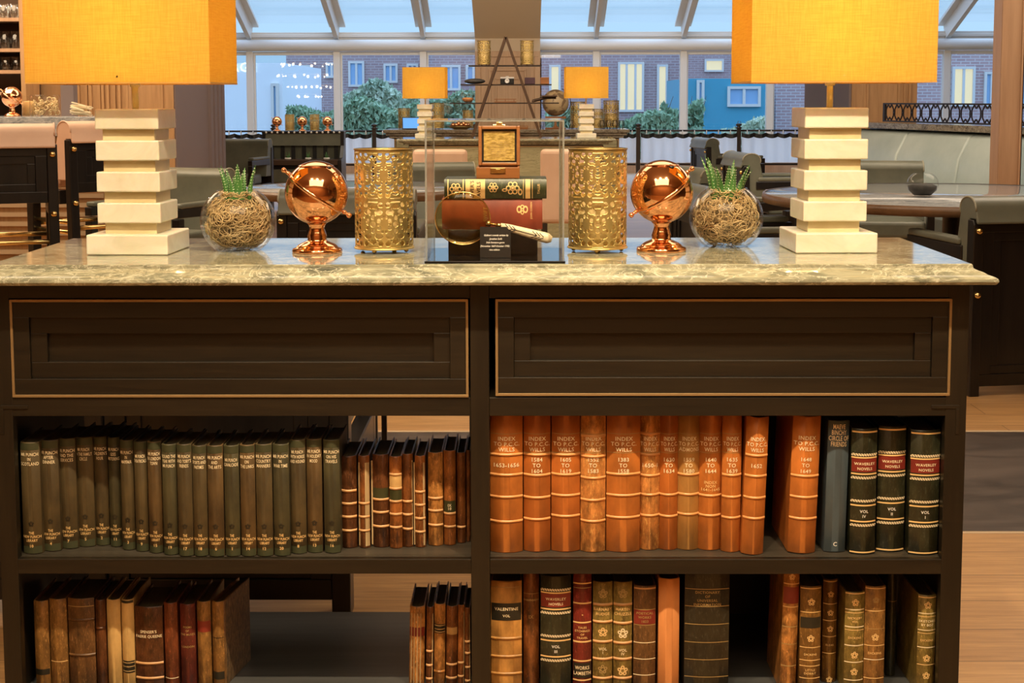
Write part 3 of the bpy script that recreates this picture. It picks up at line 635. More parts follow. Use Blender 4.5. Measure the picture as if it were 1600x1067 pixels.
def waverley(a, b, t, bt, vol, label, zs=Z_SH, Y=None, dy=0, s=1.0, top=None, ysc=None):
    B = t if ysc is None else ysc
    k = (bt - t)/196.0 if ysc is None else 1.0
    yy = lambda v: B + (v-670.6)*k
    book('leather_novel', label, a, b, t, bt, dgreen, zs, Y=Y, depth=0.13, bulge=0.0055, group='dark green leather novels with red labels', top=top,
         labels=[(yy(717), yy(738), 'red_label')], rope=[yy(711), yy(747), yy(783), yy(821)],
         bands=[(yy(675.5), 2.5, 'gilt'), (yy(715.5), 2.2, 'gilt'), (yy(741), 2.2, 'gilt'), (yy(790), 2.2, 'gilt'), (yy(815), 2.2, 'gilt'), (yy(863), 2.2, 'gilt')],
         text=[(yy(729), 4.6, 'WAVERLEY\nNOVELS', 'gilt_pale', 1.3), (yy(803), 5.0, 'VOL\n'+vol, 'white_ink', 1.2)])
waverley(1330.5, 1371, 670.6, 867, 'IV', 'dark green leather novel with red label, volume IV, beside the slate blue novel')
waverley(1372.5, 1416, 667, 863, 'II', 'dark green leather novel with red label, volume II, middle of the upper shelf three')
waverley(1423, 1470, 673, 868, 'I', 'dark green leather novel with red label, volume I, at the far right above')

# lower shelf, left
LL = 'old books at the left of the lower shelf'
Y2 = 2.475
cream = leather('cream_vellum', (0.60, 0.38, 0.135), 0.75, 1.15, 12, 0.55)
red_b = leather('red_brown_leather', (0.17, 0.042, 0.012), 0.5, 1.3, 14, 0.4); ox = leather('oxblood_leather', (0.10, 0.016, 0.009), 0.6, 1.3, 14, 0.4)
umb = leather('umber_leather', (0.13, 0.058, 0.016), 0.5, 1.3, 16, 0.45); gold_t = leather('golden_tan_leather', (0.24, 0.115, 0.028), 0.5, 1.3, 22, 0.42)
marbled = leather('marbled_board', (0.13, 0.075, 0.03), 0.35, 1.7, 55, 0.55)
def low(label, a, b, t, m, Y=Y2, d=0.125, name='old_book', grp=LL, **k):
    return book(name, label, a, b, t, 1150, m, Z_BOT, Y=Y, depth=d, bulge=0.004, group=grp, **k)
low('tan speckled book with a black band low on its spine, leftmost on the lower shelf', 52.5, 75.5, 940, gold_t, labels=[(1046, 1055, 'black_label')])
low('plain tan book second from the left on the lower shelf', 77, 104, 937, gold_t, bands=[(1034, 1.2, 'gilt')])
low('broad brown leather book with rubbed head on the lower left shelf', 106, 147.5, 936, umb, labels=[(943, 960, 'cream_label')][:0], raised=[969, 1024], bands=[(948, 1.2, 'gilt_dull')])
low('narrow dark brown book left of the two cream spines', 149, 165, 938, cA, raised=[982])
low('cream vellum-spined book with no label on the lower shelf', 166.5, 188, 938, cream)
low('cream-spined book with a black label at its foot', 189.5, 209, 938, cream, labels=[(939, 943, 'black_label'), (1033, 1052, 'black_label'), (1053, 1100, 'umber')][:2], bands=[(1036, 0.8, 'gilt'), (1042, 0.8, 'gilt'), (1049, 0.8, 'gilt')])
low('broad dark brown book titled Faerie Queene on the lower shelf', 210.5, 254, 949, cA, text=[(991.5, 4.8, "SPENSER'S\nFAERIE QUEENE", 'gilt_pale', 1.2)], raised=[1037, 1060], rmat=M['band_pale'])
low('smooth red-brown book right of the Faerie Queene', 256, 277, 943, red_b, bands=[(1060, 1.2, 'gilt_pale')])
low('oxblood book with faint gilt lettering on the lower left shelf', 281, 305, 945, ox, text=[(986, 3.6, 'POEMS\nOF\nTHE MUSES', 'gilt_dull', 1.3), (1011, 3.4, 'LONDON', 'gilt_dull')])
low('tan book with dark rubbed label, second from the marbled cover', 307.5, 329, 941, gold_t, labels=[(971, 988, 'red_label')])
mk = low('golden speckled book whose marbled side cover faces the empty space', 329.5, 349, 941, gold_t, d=0.135, side=marbled, yaw=-0.17, labels=[(1050, 1062, 'black_label')], bands=[(997, 1, 'black_label')])
# lower shelf, before the divider
LB = 'battered tan books leaning by the divider on the lower shelf'
def lo2(label, a, b, t, m, **k): return low(label, a, b, t, m, Y=2.485, grp=LB, **k)
lo2('battered wide tan book with peeling red label, leftmost of the leaning lower group', 638, 662, 949, cC, labels=[(981, 995, 'red_label')], exposed=[(0.1, 0.06, 'page_edge_cream'), (0.3, 0.05, 'page_edge_cream'), (0.5, 0.06, 'page_edge_cream'), (0.72, 0.05, 'page_edge_cream')], lean=0.02)
lo2('slim brown book with cream right edge, second in the lower group by the divider', 664.5, 675.5, 949, cD, raised=[1018, 1040, 1061], rmat=M[R], exposed=[(0.84, 0.15, 'page_edge_cream')], lean=0.02)
lo2('tan book with a black label near its head by the divider', 677, 694.5, 945, cC, labels=[(976, 990, 'black_label')], bands=[(978, 0.8, 'gilt'), (983.5, 0.8, 'gilt'), (988, 0.8, 'gilt')], raised=[1050], lean=0.015)
lo2('mottled tan book with a square pale patch, third from the divider', 696, 713.5, 948, cD, labels=[(981, 992, 'cream_label')], raised=[1039, 1060], rmat=M[R], lean=0.015)
lo2('thin tan book with a long cream edge, second from the divider below', 714.5, 725, 946, cB, raised=[1036, 1057], rmat=M[R], exposed=[(0.86, 0.14, 'page_edge_cream')], lean=0.01)
lo2('thin dark calf book touching the divider on the lower shelf', 726, 735, 950, cD, raised=[1003, 1021, 1043, 1064], rmat=M[R], exposed=[(0.84, 0.14, 'page_edge_cream')])
# lower shelf, right
LR = 'leather books on the lower right shelf'
olg = leather('olive_gold_leather', (0.20, 0.135, 0.03), 0.5, 1.25, 26, 0.42); dkred = leather('crimson_leather', (0.15, 0.016, 0.010), 0.6, 1.3, 14, 0.35)
peach = leather('orange_cloth', (0.64, 0.25, 0.075), 0.85, 1.1, 6, 0.6); brg = leather('brown_gilt_leather', (0.17, 0.080, 0.016), 0.6, 1.25, 18, 0.35); blk = leather('black_green_leather', (0.020, 0.016, 0.008), 0.6, 1.4, 14, 0.35)
def lr(label, a, b, t, m, Y=2.455, **k): return low(label, a, b, t, m, Y=Y, grp=LR, d=0.14, **k)
lr('broad yellow-tan book with a black Valentine label', 767, 815.5, 909, leather('honey_leather', (0.52, 0.25, 0.06), 0.45, 1.2, 12, 0.4), labels=[(943, 970, 'black_label')], text=[(952, 5.2, 'VALENTINE', 'gilt_pale'), (962.5, 4.4, 'VOL', 'gilt_pale')], raised=[998, 1026, 1053], bands=[(918, 0.8, 'gilt_dull')])
lr('narrow rubbed brown book beside the Valentine volume', 817.5, 842.5, 893.5, cD, bands=[(928, 0.8, 'gilt_dull'), (938, 1, 'gilt_dull')], text=[(938, 4, 'HISTORY', 'gilt_dull'), (964, 6, 'IX', 'gilt_dull')], Y=2.47)
waverley(844.5, 892.5, 885, 1150, 'III', 'dark green leather novel with red label, alone on the lower shelf', zs=Z_BOT, Y=2.45, ysc=882, top=Z_SHB-0.014)
lr('crimson ribbed book with black label near its foot', 895.5, 924.5, 896, dkred, bands=[(912, 2, 'gilt'), (919, 1, 'gilt_dull'), (943, 2.2, 'gilt'), (973, 2.2, 'gilt'), (1003, 2.5, 'gilt'), (1033, 2.2, 'gilt'), (1063, 2.2, 'gilt')], labels=[(1036, 1060, 'black_label')],
   text=[(989, 3.6, 'TALES\nETCHINGS\nOF\nTRAVEL', 'gilt', 1.2), (1048, 6.2, 'WORKS\nLAMBETH', 'gilt_pale', 1.1), (961, 4.5, '*', 'gilt')])
lr('olive-gold patterned book, left of the matching pair', 926.5, 957.5, 910, olg, raised=[945, 972, 1003, 1030, 1060], rmat=M['band_pale'], text=[(956, 4.8, 'BARNABY\nRUDGE', 'gilt', 1.2), (1017, 5, 'VOL\nI', 'gilt_pale')], motif=[(928, 9, 'gilt_dull'), (988, 9, 'gilt'), (1046, 9, 'gilt_dull')])
lr('olive-gold patterned book, right of the matching pair', 958.5, 988, 910, olg, raised=[945, 974, 1005, 1030, 1060], rmat=M['band_pale'], text=[(956, 4.8, 'MARTIN\nCHUZZLE', 'gilt', 1.2), (1019, 5, 'VOL\nIV', 'gilt_pale')], motif=[(928, 9, 'gilt_dull'), (990, 10, 'gilt_pale'), (1048, 10, 'gilt')])
lr('tan book with a faded red label and thin gilt rules', 990, 1025, 916, umb, labels=[(953, 976, 'red_label')], bands=[(920, 2.5, 'band_pale'), (953, 1, 'gilt_dull'), (977, 1, 'gilt_dull'), (1004.5, 1.2, 'gilt_pale'), (1030, 1.2, 'gilt_pale'), (1055, 1.2, 'gilt_pale')], text=[(965, 4.2, 'POETICAL\nWORKS\n1823', 'gilt_dull', 1.2)])
lr('plain bright orange cloth book on the lower shelf', 1029, 1062, 905, peach, text=[(938, 0.5, '.', 'gilt_dull')][:0])
lr('very broad black-green book titled Dictionary of Universal Information', 1070, 1140, 890, blk, Y=2.452, bands=[(921, 1, 'gilt_dull'), (948, 1, 'gilt_dull'), (976, 1, 'gilt_dull'), (1004, 1, 'gilt_dull'), (1031, 1, 'gilt_dull'), (1058, 1, 'gilt_dull')], text=[(935.5, 4.6, 'DICTIONARY\nOF\nUNIVERSAL\nINFORMATION', 'gilt_dull', 1.1)], top=Z_SHB-0.008)
lr('speckled tan book with bright red label beside the dark lower gap', 1220.5, 1245.5, 890, cC, Y=2.46, labels=[(918, 944, 'red_label')], bands=[(913, 1.5, 'gilt'), (949, 1.5, 'gilt'), (980, 1.5, 'gilt_dull'), (1007, 1.2, 'gilt_dull'), (1041, 1.5, 'gilt_dull')], motif=[(902, 6, 'gilt')], lean=0.02, top=Z_SHB-0.012)
lr('brown gilt-ruled book with dark spot, left of the deeper-set brown book', 1250.5, 1283.5, 917, brg, bands=[(920, 1.2, 'gilt'), (957, 1.2, 'gilt'), (1012, 1.2, 'gilt'), (1032, 1.2, 'gilt'), (1041, 1.2, 'gilt'), (1060, 1.2, 'gilt')], motif=[(941, 7, 'gilt'), (998, 7, 'gilt')], text=[(1023, 3.6, 'DICKENS', 'gilt'), (1050, 3.8, 'LITTLE\nDORRIT', 'gilt', 1.1)], labels=[(965, 982, 'black_label')])
lr('brown gilt book set deeper behind its left neighbour', 1286, 1308.5, 906, brg, Y=2.50, bands=[(909, 1.5, 'gilt'), (944, 1.2, 'gilt'), (970, 1.2, 'gilt'), (995, 1.2, 'gilt'), (1021, 1.2, 'gilt')], motif=[(929, 6, 'gilt'), (958, 6, 'gilt'), (983, 6, 'gilt'), (1062, 6, 'gilt')], text=[(1008, 3.4, 'BLEAK', 'gilt')])
lr('olive-brown gilt book, left of the touching pair near the right end', 1320.5, 1351, 926, olg, bands=[(928, 1.5, 'gilt'), (953, 1.5, 'gilt_pale'), (958, 1, 'gilt'), (980, 1.5, 'gilt_pale'), (985, 1, 'gilt'), (1009, 1.5, 'gilt_pale'), (1035, 1.5, 'gilt_pale'), (1063, 1.5, 'gilt_pale')], motif=[(942, 7, 'gilt'), (1024, 7, 'gilt'), (1050, 7, 'gilt')], text=[(969, 3.6, 'NICKLEBY\nVOL', 'gilt', 1.2), (997, 3.6, 'DICKENS', 'gilt')])
lr('honey-brown gilt book, right of the touching pair near the right end', 1351.5, 1384, 917, gold_t, bands=[(920, 1.2, 'gilt'), (955, 1.2, 'gilt'), (983, 1, 'gilt_dull'), (1009, 1.2, 'gilt'), (1031, 1.2, 'gilt_pale'), (1060, 1.2, 'gilt')], motif=[(938, 6, 'gilt_dull'), (996, 7, 'gilt')], text=[(1021, 3.8, 'DICKENS', 'gilt')])
lr('dark green book pushed far back behind the honey-brown one', 1386.5, 1401, 893, dgreen, Y=2.53, bands=[(940, 1, 'gilt_dull')])
lr('olive-brown gilt book standing alone at the right end of the lower shelf', 1434.5, 1463, 931, olg, bands=[(934, 1.5, 'gilt'), (959, 1.2, 'gilt_pale'), (964, 1, 'gilt'), (985, 1.2, 'gilt_pale'), (990, 1, 'gilt'), (1012, 1.5, 'gilt_pale'), (1039, 1.2, 'gilt')], motif=[(946, 7, 'gilt'), (1029, 7, 'gilt'), (1056, 7, 'gilt')], text=[(974, 4.0, 'SKETCHES\nBY BOZ', 'gilt_pale', 1.2), (1001, 3.6, 'DICKENS', 'gilt')])

# ================================================================== THINGS ON THE MARBLE TOP
def at_top(px, py): return PZ(px, py, ZT)
def make_lamp(label):
    t = thing('table_lamp', label, 'lamp')
    k = 1/865.0
    z = 0.0
    def blk(w, h, z0, nm, m, bev=0.0022):
        w *= k; h *= k
        MB().box(-w/2, w/2, -w/2, w/2, z0*k, z0*k+h).build(nm, m, t, bev=bev)
    blk(127, 31, 0, 'stone_base', M['alabaster'])
    z = 31
    for i in range(4):
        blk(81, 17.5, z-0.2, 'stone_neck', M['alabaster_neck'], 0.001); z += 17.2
        blk(99, 31, z, 'stone_block', M['alabaster']); z += 31
    zt = z*k
    MB().cyl((0, 0), 0.0058, zt, zt+0.062, 16).lathe([(0.009, 0.040), (0.0095, 0.046), (0.0095, 0.052), (0.006, 0.056)], 16, (0, 0, zt)).build('stem', M['chrome'], t)
    sw, sd, sh, z0 = 0.326, 0.205, 0.238, zt+0.045
    MB().frame(-sw/2, sw/2, -sd/2, sd/2, 0.0012, 0, 1).build('x', None) if 0 else None
    b = MB(); th = 0.0014
    b.box(-sw/2, sw/2, -sd/2, -sd/2+th, z0, z0+sh); b.box(-sw/2, sw/2, sd/2-th, sd/2, z0, z0+sh)
    b.box(-sw/2, -sw/2+th, -sd/2+th, sd/2-th, z0, z0+sh); b.box(sw/2-th, sw/2, -sd/2+th, sd/2-th, z0, z0+sh)
    sh_o = b.build('lamp_shade', M['linen'], t)
    b = MB(); e = 0.0022
    for zz in (z0-0.0005, z0+sh-0.002):
        b.box(-sw/2-0.0004, sw/2+0.0004, -sd/2-0.0004, -sd/2+e, zz, zz+0.0025); b.box(-sw/2-0.0004, sw/2+0.0004, sd/2-e, sd/2+0.0004, zz, zz+0.0025)
        b.box(-sw/2-0.0004, -sw/2+e, -sd/2+e, sd/2-e, zz, zz+0.0025); b.box(sw/2-e, sw/2+0.0004, -sd/2+e, sd/2-e, zz, zz+0.0025)
    b.build('shade_hem', plain('shade_hem', (0.62, 0.36, 0.10), 0.7) if 'hem' not in M else M['hem'], sh_o)
    b = MB(); zc = z0+0.012
    b.bar((-sw/2, 0, zc), (sw/2, 0, zc), 0.003, 0.003).bar((0, -sd/2, zc), (0, sd/2, zc), 0.003, 0.003)
    b.build('shade_carrier', M['chrome'], sh_o)
    MB().sphere((0, 0, z0+0.10), 0.030, 20, 12).cyl((0, 0), 0.014, z0+0.015, z0+0.075, 16).build('light_bulb', M['bulb'], t)
    return t, z0+0.10
M['hem'] = plain('shade_hem', (0.55, 0.30, 0.07), 0.7)
M['bulb'] = plain('glowing_bulb', (1, 0.8, 0.5), 0.5, emit=(1.0, 0.62, 0.24), es=4.0)
lampL, zb = make_lamp('big alabaster block table lamp with golden shade, left end of the near marble top')
kf = 2250/2.52
pL = at_top(201, 399); pR = at_top(1305.5, 396)
lampL.location = (pL.x, pL.y+0.073, ZT+0.0005); lampL.rotation_euler = (0, 0, math.radians(-2.0))
lampR = dup(lampL, (pR.x, pR.y+0.073, ZT+0.0005), math.radians(1.5), 'big alabaster block table lamp with golden shade, right end of the near marble top', 'alabaster table lamps')
lampL['group'] = 'alabaster table lamps'
LCOL = (1.0, 0.78, 0.38)
for o in (lampL, lampR):
    lamp('lamp_bulb_light', 'POINT', (o.location.x, o.location.y, ZT+zb), 27, LCOL, 0.03)

# --- glass bowls with succulents
def make_bowl(label, rs=0.069, seed=1, tall=0.05, spread=0.5):
    rnd = random.Random(seed)
    t = thing('succulent_bowl', label, 'plant')
    cz = 0.058
    pr = []
    a0 = math.asin(0.040/rs); a1 = math.asin(0.038/rs)
    n = 20
    for i in range(n+1):
        a = -PI/2 + a0 + (PI - a0 - a1)*i/n
        pr.append((rs*math.cos(a), cz + rs*0.95*math.sin(a)))
    zb_ = pr[0][1]
    pr = [(r, z-zb_) for r, z in pr]
    top = pr[-1][1]
    full = [(0.001, 0.0), (0.036, 0.0)] + pr + [(0.0385, top+0.0012), (0.0365, top+0.0006)] 
    MB().lathe(full, 48, cap=False).build('glass_bowl', M['glass'], t)
    inner = [(0.001, 0.0045), (0.036, 0.0055)] + [((r-0.0022), z+0.0003) for r, z in pr[1:]]
    MB().lathe(inner, 48, cap=False).build('bowl_inner_wall', M['glass'], t)
    c0 = cz - zb_
    MB().lathe([(0.001, 0.007), (0.028, 0.008), (0.040, 0.020), (0.049, 0.04), (0.049, 0.054), (0.038, 0.068), (0.03, 0.084), (0.012, 0.095), (0.001, 0.096)], 28, cap=False).build('moss_core', M['moss_core'], t)
    b = MB()
    for i in range(420):
        th = rnd.uniform(0, 2*PI); el = rnd.uniform(-1.15, 0.75); r0 = rnd.uniform(0.050, 0.0615)
        pts = []; cr_ = rnd.uniform(0.004, 0.016); ph = rnd.uniform(0, 6.28); dr = rnd.choice((-1, 1)); st = rnd.uniform(0.05, 0.09)
        for q in range(16):
            ph += dr*rnd.uniform(0.2, 0.75)
            th += math.cos(ph)*st*1.6; el += math.sin(ph)*st*1.3
            el = max(-1.2, min(0.95, el)); rr = r0*(1+0.02*math.sin(ph*2))
            pts.append((rr*math.cos(el)*math.cos(th), rr*math.cos(el)*math.sin(th), c0+rr*0.93*math.sin(el)))
        b.tube(pts, rnd.uniform(0.0004, 0.0009), 3)
    for i in range(26):
        th = rnd.uniform(0, 2*PI); pts = []
        for q in range(10):
            th += rnd.uniform(0.05, 0.4); rr = 0.033*rnd.uniform(0.8, 1.05); pts.append((rr*math.cos(th), rr*math.sin(th), top-0.006+rnd.uniform(-0.006, 0.007)))
        b.tube(pts, 0.0006, 3)
    f = b.build('moss_fibres', M['moss'], t); f['kind'] = 'stuff'
    # succulent: pointed toothed leaves
    n = 11
    for i in range(n):
        an = 2*PI*i/n + rnd.uniform(-0.2, 0.2); rad = rnd.uniform(0.010, 0.028); ln = rnd.uniform(0.052, 0.082)*(tall/0.05); lean = rnd.uniform(0.15, 0.5)*spread*2*rad/0.028
        base = Vector((rad*math.cos(an), rad*math.sin(an), top-0.020)); d = Vector((math.cos(an)*lean, math.sin(an)*lean, 1)).normalized()
        lf = MB(); pts = [base + d*ln*q/6 + Vector((math.cos(an), math.sin(an), 0))*0.004*math.sin(q/6*PI)*-1 for q in range(7)]
        rads = [0.0056, 0.0068, 0.0064, 0.0054, 0.0040, 0.0024, 0.0005]
        side = Vector((-math.sin(an), math.cos(an), 0)); out = Vector((math.cos(an), math.sin(an), 0))
        vs = []; fs = []
        for p, r in zip(pts, rads):
            for k_ in range(8):
                a = 2*PI*k_/8; vs.append(p + side*(r*1.15*math.cos(a)) + out*(r*0.62*math.sin(a)))
        for q in range(6):
            for k_ in range(8): fs.append((q*8+k_, q*8+(k_+1) % 8, (q+1)*8+(k_+1) % 8, (q+1)*8+k_))
        lf.add(vs, fs, True); lo = lf.build('leaf', M['leaf'], t)
        dt = MB()
        for q in range(9):
            u = 0.28 + 0.7*q/9; idx_ = u*6; i0 = min(5, int(idx_)); fr_ = idx_-i0; p = pts[i0].lerp(pts[i0+1], fr_); r = rads[i0]*(1-fr_)+rads[i0+1]*fr_
            for sgn in (-1, 1): dt.sphere(p + side*(r*1.15*sgn), 0.0010, 6, 4)
            for sgn in (-1, 1): dt.sphere(p + out*(r*0.6*sgn) + side*rnd.uniform(-0.4, 0.4)*r, 0.0007, 6, 4)
        pd = dt.build('leaf_pearls', M['leaf_dot'], lo); pd['kind'] = 'stuff'
    return t
b1 = make_bowl('round glass bowl of dry moss with upright succulents, beside the left alabaster lamp', seed=3, tall=0.046, spread=0.35)
p = at_top(366, 394); b1.location = (p.x, p.y+0.04, ZT+0.0005)
b2 = make_bowl('round glass bowl of dry moss with splayed succulents, beside the right alabaster lamp', seed=8, tall=0.052, spread=0.75)
p = at_top(1139, 388); b2.location = (p.x, p.y+0.04, ZT+0.0005)
b1['group'] = b2['group'] = 'succulent bowls'

# --- copper globe shakers
def make_globe(label, sgn=1, detail=True):
    t = thing('copper_globe', label, 'ornament')
    k = 1/868.0; R_ = 49.5*k; cz = (397-304)*k
    seg = 48 if detail else 24
    MB().lathe([(0.001, 0), (39*k, 0.0), (39.5*k, 0.002), (38.5*k, 0.0065), (33*k, 0.0085), (32*k, 0.011), (27*k, 0.0150), (20*k, 0.0185), (15.5*k, 0.0205), (14.8*k, 0.024), (15.5*k, 0.0285), (13.6*k, 0.036), (11.5*k, 0.0425), (12.5*k, 0.0480), (17*k, cz-R_*0.93), (10*k, cz-R_*0.93)], seg).build('pedestal', M['copper'], t)
    pr = []
    for i in range(33):
        a = -PI/2 + PI*i/32*0.82; pr.append((max(0.0005, R_*math.cos(a)), cz+R_*math.sin(a)))
    g = MB().lathe(pr, seg*2 if detail else 24, cap=False).build('globe_body', M['copper'], t)
    a1 = -PI/2 + PI*0.82; r1 = R_*math.cos(a1); z1 = cz+R_*math.sin(a1)
    lid = [(r1+0.0006, z1-0.0006), (r1+0.0012, z1+0.0004), (r1+0.0004, z1+0.0016)]
    for i in range(9):
        a = a1 + (PI/2-a1)*(i+1)/9; lid.append((max(0.0004, R_*1.01*math.cos(a)), cz+R_*1.01*math.sin(a)+0.0006))
    ld = MB().lathe(lid, seg, cap=False).build('lid', M['copper'], t)
    a = math.radians(56.5); az = -PI/2 + (0.95 if sgn > 0 else 0.2)
    n_ = Vector((math.cos(a)*math.cos(az), math.cos(a)*math.sin(az), math.sin(a)))
    mt = Matrix.Translation(Vector((0, 0, cz)) + n_*R_*1.0166) @ n_.to_track_quat('Z', 'Y').to_matrix().to_4x4()
    MB().lathe([(0.0002, 0.0003), (0.0052, 0.0003), (0.0052, 0)], 16, mat=mt).build('pour_hole', M['black'], ld)
    MB().tube([((r1+0.0009)*math.cos(2*PI*q/48), (r1+0.0009)*math.sin(2*PI*q/48), z1+0.0002) for q in range(48)], 0.0009, 6, True).build('lid_seam', M['copper_dark'], ld)
    # tilted meridian band round the near side, with axis knobs
    tilt = math.radians(-35)*sgn
    bm_ = MB(); vs = []; fs = []; nb = 28
    for i in range(nb+1):
        a = PI*i/nb + PI
        for w_, rr in ((-0.0036, 1.006), (-0.0036, 1.03), (0.0036, 1.03), (0.0036, 1.006)):
            vs.append(Vector((math.cos(a)*R_*rr, math.sin(a)*R_*rr, w_)))
    for i in range(nb):
        for q in range(4): fs.append((i*4+q, i*4+(q+1) % 4, (i+1)*4+(q+1) % 4, (i+1)*4+q))
    mt = Matrix.Translation((0, 0, cz)) @ Matrix.Rotation(-tilt, 4, 'Y')
    bm_.add(vs, fs, True, mt); bm_.build('meridian_band', M['copper'], t)
    for s_ in (-1, 1):
        kn = MB(); kn.lathe([(0.0036, 0), (0.0036, 0.006), (0.0028, 0.007), (0.0028, 0.010), (0.0046, 0.0125), (0.005, 0.0155), (0.004, 0.018), (0.0005, 0.0188)], 16,
                 mat=Matrix.Translation((0, 0, cz)) @ Matrix.Rotation(-tilt, 4, 'Y') @ Matrix.Translation((s_*R_*1.0, 0, 0)) @ Matrix.Rotation(s_*PI/2, 4, 'Y'))
        kn.build('axis_knob', M['copper'], t)
    return t
g1 = make_globe('polished copper globe on a pedestal between the left succulent bowl and gold lantern', 1)
p = at_top(491, 397.5); g1.location = (p.x, p.y+0.04, ZT+0.0005)
g2 = make_globe('polished copper globe on a pedestal between the right gold lantern and succulent bowl', -1)
p = at_top(1034, 395.5); g2.location = (p.x+0.003, p.y+0.04, ZT+0.0005); g2.rotation_euler.z = math.radians(16)
g1['group'] = g2['group'] = 'copper globes on the near marble top'

# --- pierced gold lanterns
def hole(u, v):   # u, v in photo pixels inside one 36 x 74 cell
    au, av = abs(u), abs(v)
    if u*u+v*v < 20: return True
    if (au/2.9)**2 + ((av-10)/3.7)**2 < 1: return True
    for (cu, cv, ru, rv) in ((9.6, 5.6, 3.1, 3.1), (14.6, 0.0, 0, 0), (9.3, 18.5, 6.2, 4.0), (2.3, 26.3, 3.3, 3.2), (12.4, 29.6, 3.8, 4.0), (15, 11, 1.9, 2.6), (4.8, 14.5, 1.5, 1.5), (7.3, 24.5, 1.5, 2.0)):
        if ru and ((au-cu)/ru)**2 + ((av-cv)/rv)**2 < 1: return True
    if au < 3.2 and 26 < av < 31.5 - au*1.0 and av < 31: return True
    if 7.5 < au < 12 and av < (12-au)*0.55: return True
    if au < 8.5 and 33.4 < av < 35.0: return True
    return False
def make_lantern(label, step=0.8, detail=True):
    t = thing('gold_lantern', label, 'candle holder')
    k = 1/862.0; Rl = 45.5*k; Hh = 153*k; z0 = 0.0085
    nu = int(round(288/step)); nv = int(round(150/step))
    keep = {}; vs = []; fs = []
    def vid(i, j):
        i %= nu
        if (i, j) not in keep:
            a = 2*PI*i/nu; keep[(i, j)] = len(vs); vs.append((Rl*math.cos(a), Rl*math.sin(a), z0+Hh*j/nv))
        return keep[(i, j)]
    for j in range(nv):
        vpx = (j+0.5)/nv*150
        for i in range(nu):
            upx = (i+0.5)/nu*288 % 36 - 18
            vv = (vpx-1) % 74 - 37
            if 1.5 < vpx < 148 and hole(upx, vv): continue
            fs.append((vid(i, j), vid(i+1, j), vid(i+1, j+1), vid(i, j+1)))
    mb = MB(); mb.add(vs, fs, True); so = mb.build('pierced_shell', M['gold_lantern'], t, fixn=False)
    sd = so.modifiers.new('solidify', 'SOLIDIFY'); sd.thickness = 0.0012; sd.offset = -1
    b = MB()
    b.lathe([(Rl-0.001, z0+Hh-0.001), (Rl+0.0012, z0+Hh-0.001), (Rl+0.0012, z0+Hh+0.0012), (Rl-0.001, z0+Hh+0.0012)], 48, cap=False)
    b.build('top_rim', M['gold_dull'], t)
    MB().lathe([(0.001, z0-0.0022), (Rl+0.0018, z0-0.0022), (Rl+0.0022, z0-0.0004), (Rl+0.001, z0+0.0012), (0.001, z0+0.0012)], 48, cap=False).build('base_plate', M['gold_lantern'], t)
    for q in range(4):
        a = PI/4 + PI/2*q + 0.35
        MB().sphere((Rl*0.82*math.cos(a), Rl*0.82*math.sin(a), 0.0042), 0.0042, 12, 8).build('ball_foot', M['brass'], t)
    MB().lathe([(0.001, z0+0.002), (Rl*0.80, z0+0.002), (Rl*0.80, z0+Hh*0.47), (Rl*0.74, z0+Hh*0.485), (Rl*0.3, z0+Hh*0.47), (0.001, z0+Hh*0.47)], 32, cap=False).build('pillar_candle', M['candle'], t)
    return t
la1 = make_lantern('tall pierced gold lantern just left of the clear display case on the near marble')
p = at_top(597, 397); la1.location = (p.x, p.y+0.046, ZT+0.0003); la1.rotation_euler.z = 0.1
la2 = dup(la1, (0, 0, 0), 0.35, 'tall pierced gold lantern just right of the clear display case on the near marble')
p = at_top(935.5, 396.5); la2.location = (p.x, p.y+0.046, ZT+0.0003)
la1['group'] = la2['group'] = 'pierced gold lanterns on the near marble top'

# --- acrylic display case
pf = at_top(773, 411.5); YC = pf.y; kc = F/YC
xl, xr_ = P(665, 400, YC).x, P(881.5, 400, YC).x; zc1 = P(773, 190.5, YC).z - ZT; dc = 0.215
cx0 = (xl+xr_)/2
dcase = thing('display_case', 'clear acrylic display case on a thin black gloss base at the centre of the marble', 'display case', (cx0, YC, ZT+0.0005))
wl = (xr_-xl)/2
MB().box(-wl-0.002, wl+0.002, -0.002, dc+0.002, 0, 0.0035).build('base_plate', M['black_gloss'], dcase, bev=0.0006)
M['clear_edge'] = plain('polished_acrylic_edge', (0.60, 0.62, 0.58), 0.15); M['clear_edge'].node_tree.nodes['Principled BSDF'].inputs['Transmission Weight'].default_value = 0.75
th = 0.0026
for nm, a in (('front_pane', (-wl, wl, 0, th, 0.0035, zc1)), ('back_pane', (-wl, wl, dc-th, dc, 0.0035, zc1)), ('side_pane', (-wl, -wl+th, th, dc-th, 0.0035, zc1)), ('side_pane', (wl-th, wl, th, dc-th, 0.0035, zc1)), ('top_pane', (-wl, wl, 0, dc, zc1, zc1+th))):
    MB().box(*a).build(nm, M['acrylic'], dcase)
e = 0.0032
for sx in (-1, 1):
    for y in (0.0, dc):
        MB().bar((sx*(wl-e/2), y, 0.004), (sx*(wl-e/2), y, zc1), e, e).build('edge_strip', M['clear_edge'], dcase)
for y in (0.0, dc): MB().bar((-wl, y, zc1+th/2), (wl, y, zc1+th/2), th, th).build('edge_strip', M['clear_edge'], dcase)
zpl = ZT + 0.0042
Yb = YC + 0.085     # front of the book stack
def stackz(py, Y=Yb): return P(773, py, Y).z
zr0 = stackz(358.5); zr1 = stackz(311); zg1 = stackz(280)
rx = thing('display_riser', 'low black gloss riser block under the red book inside the display case', 'riser', (P(770, 370, Yb).x, Yb, zpl))
MB().box(-0.078, 0.078, 0.004, 0.10, 0, zr0-zpl-0.0006).build('riser_block', M['black_gloss'], rx, bev=0.001)
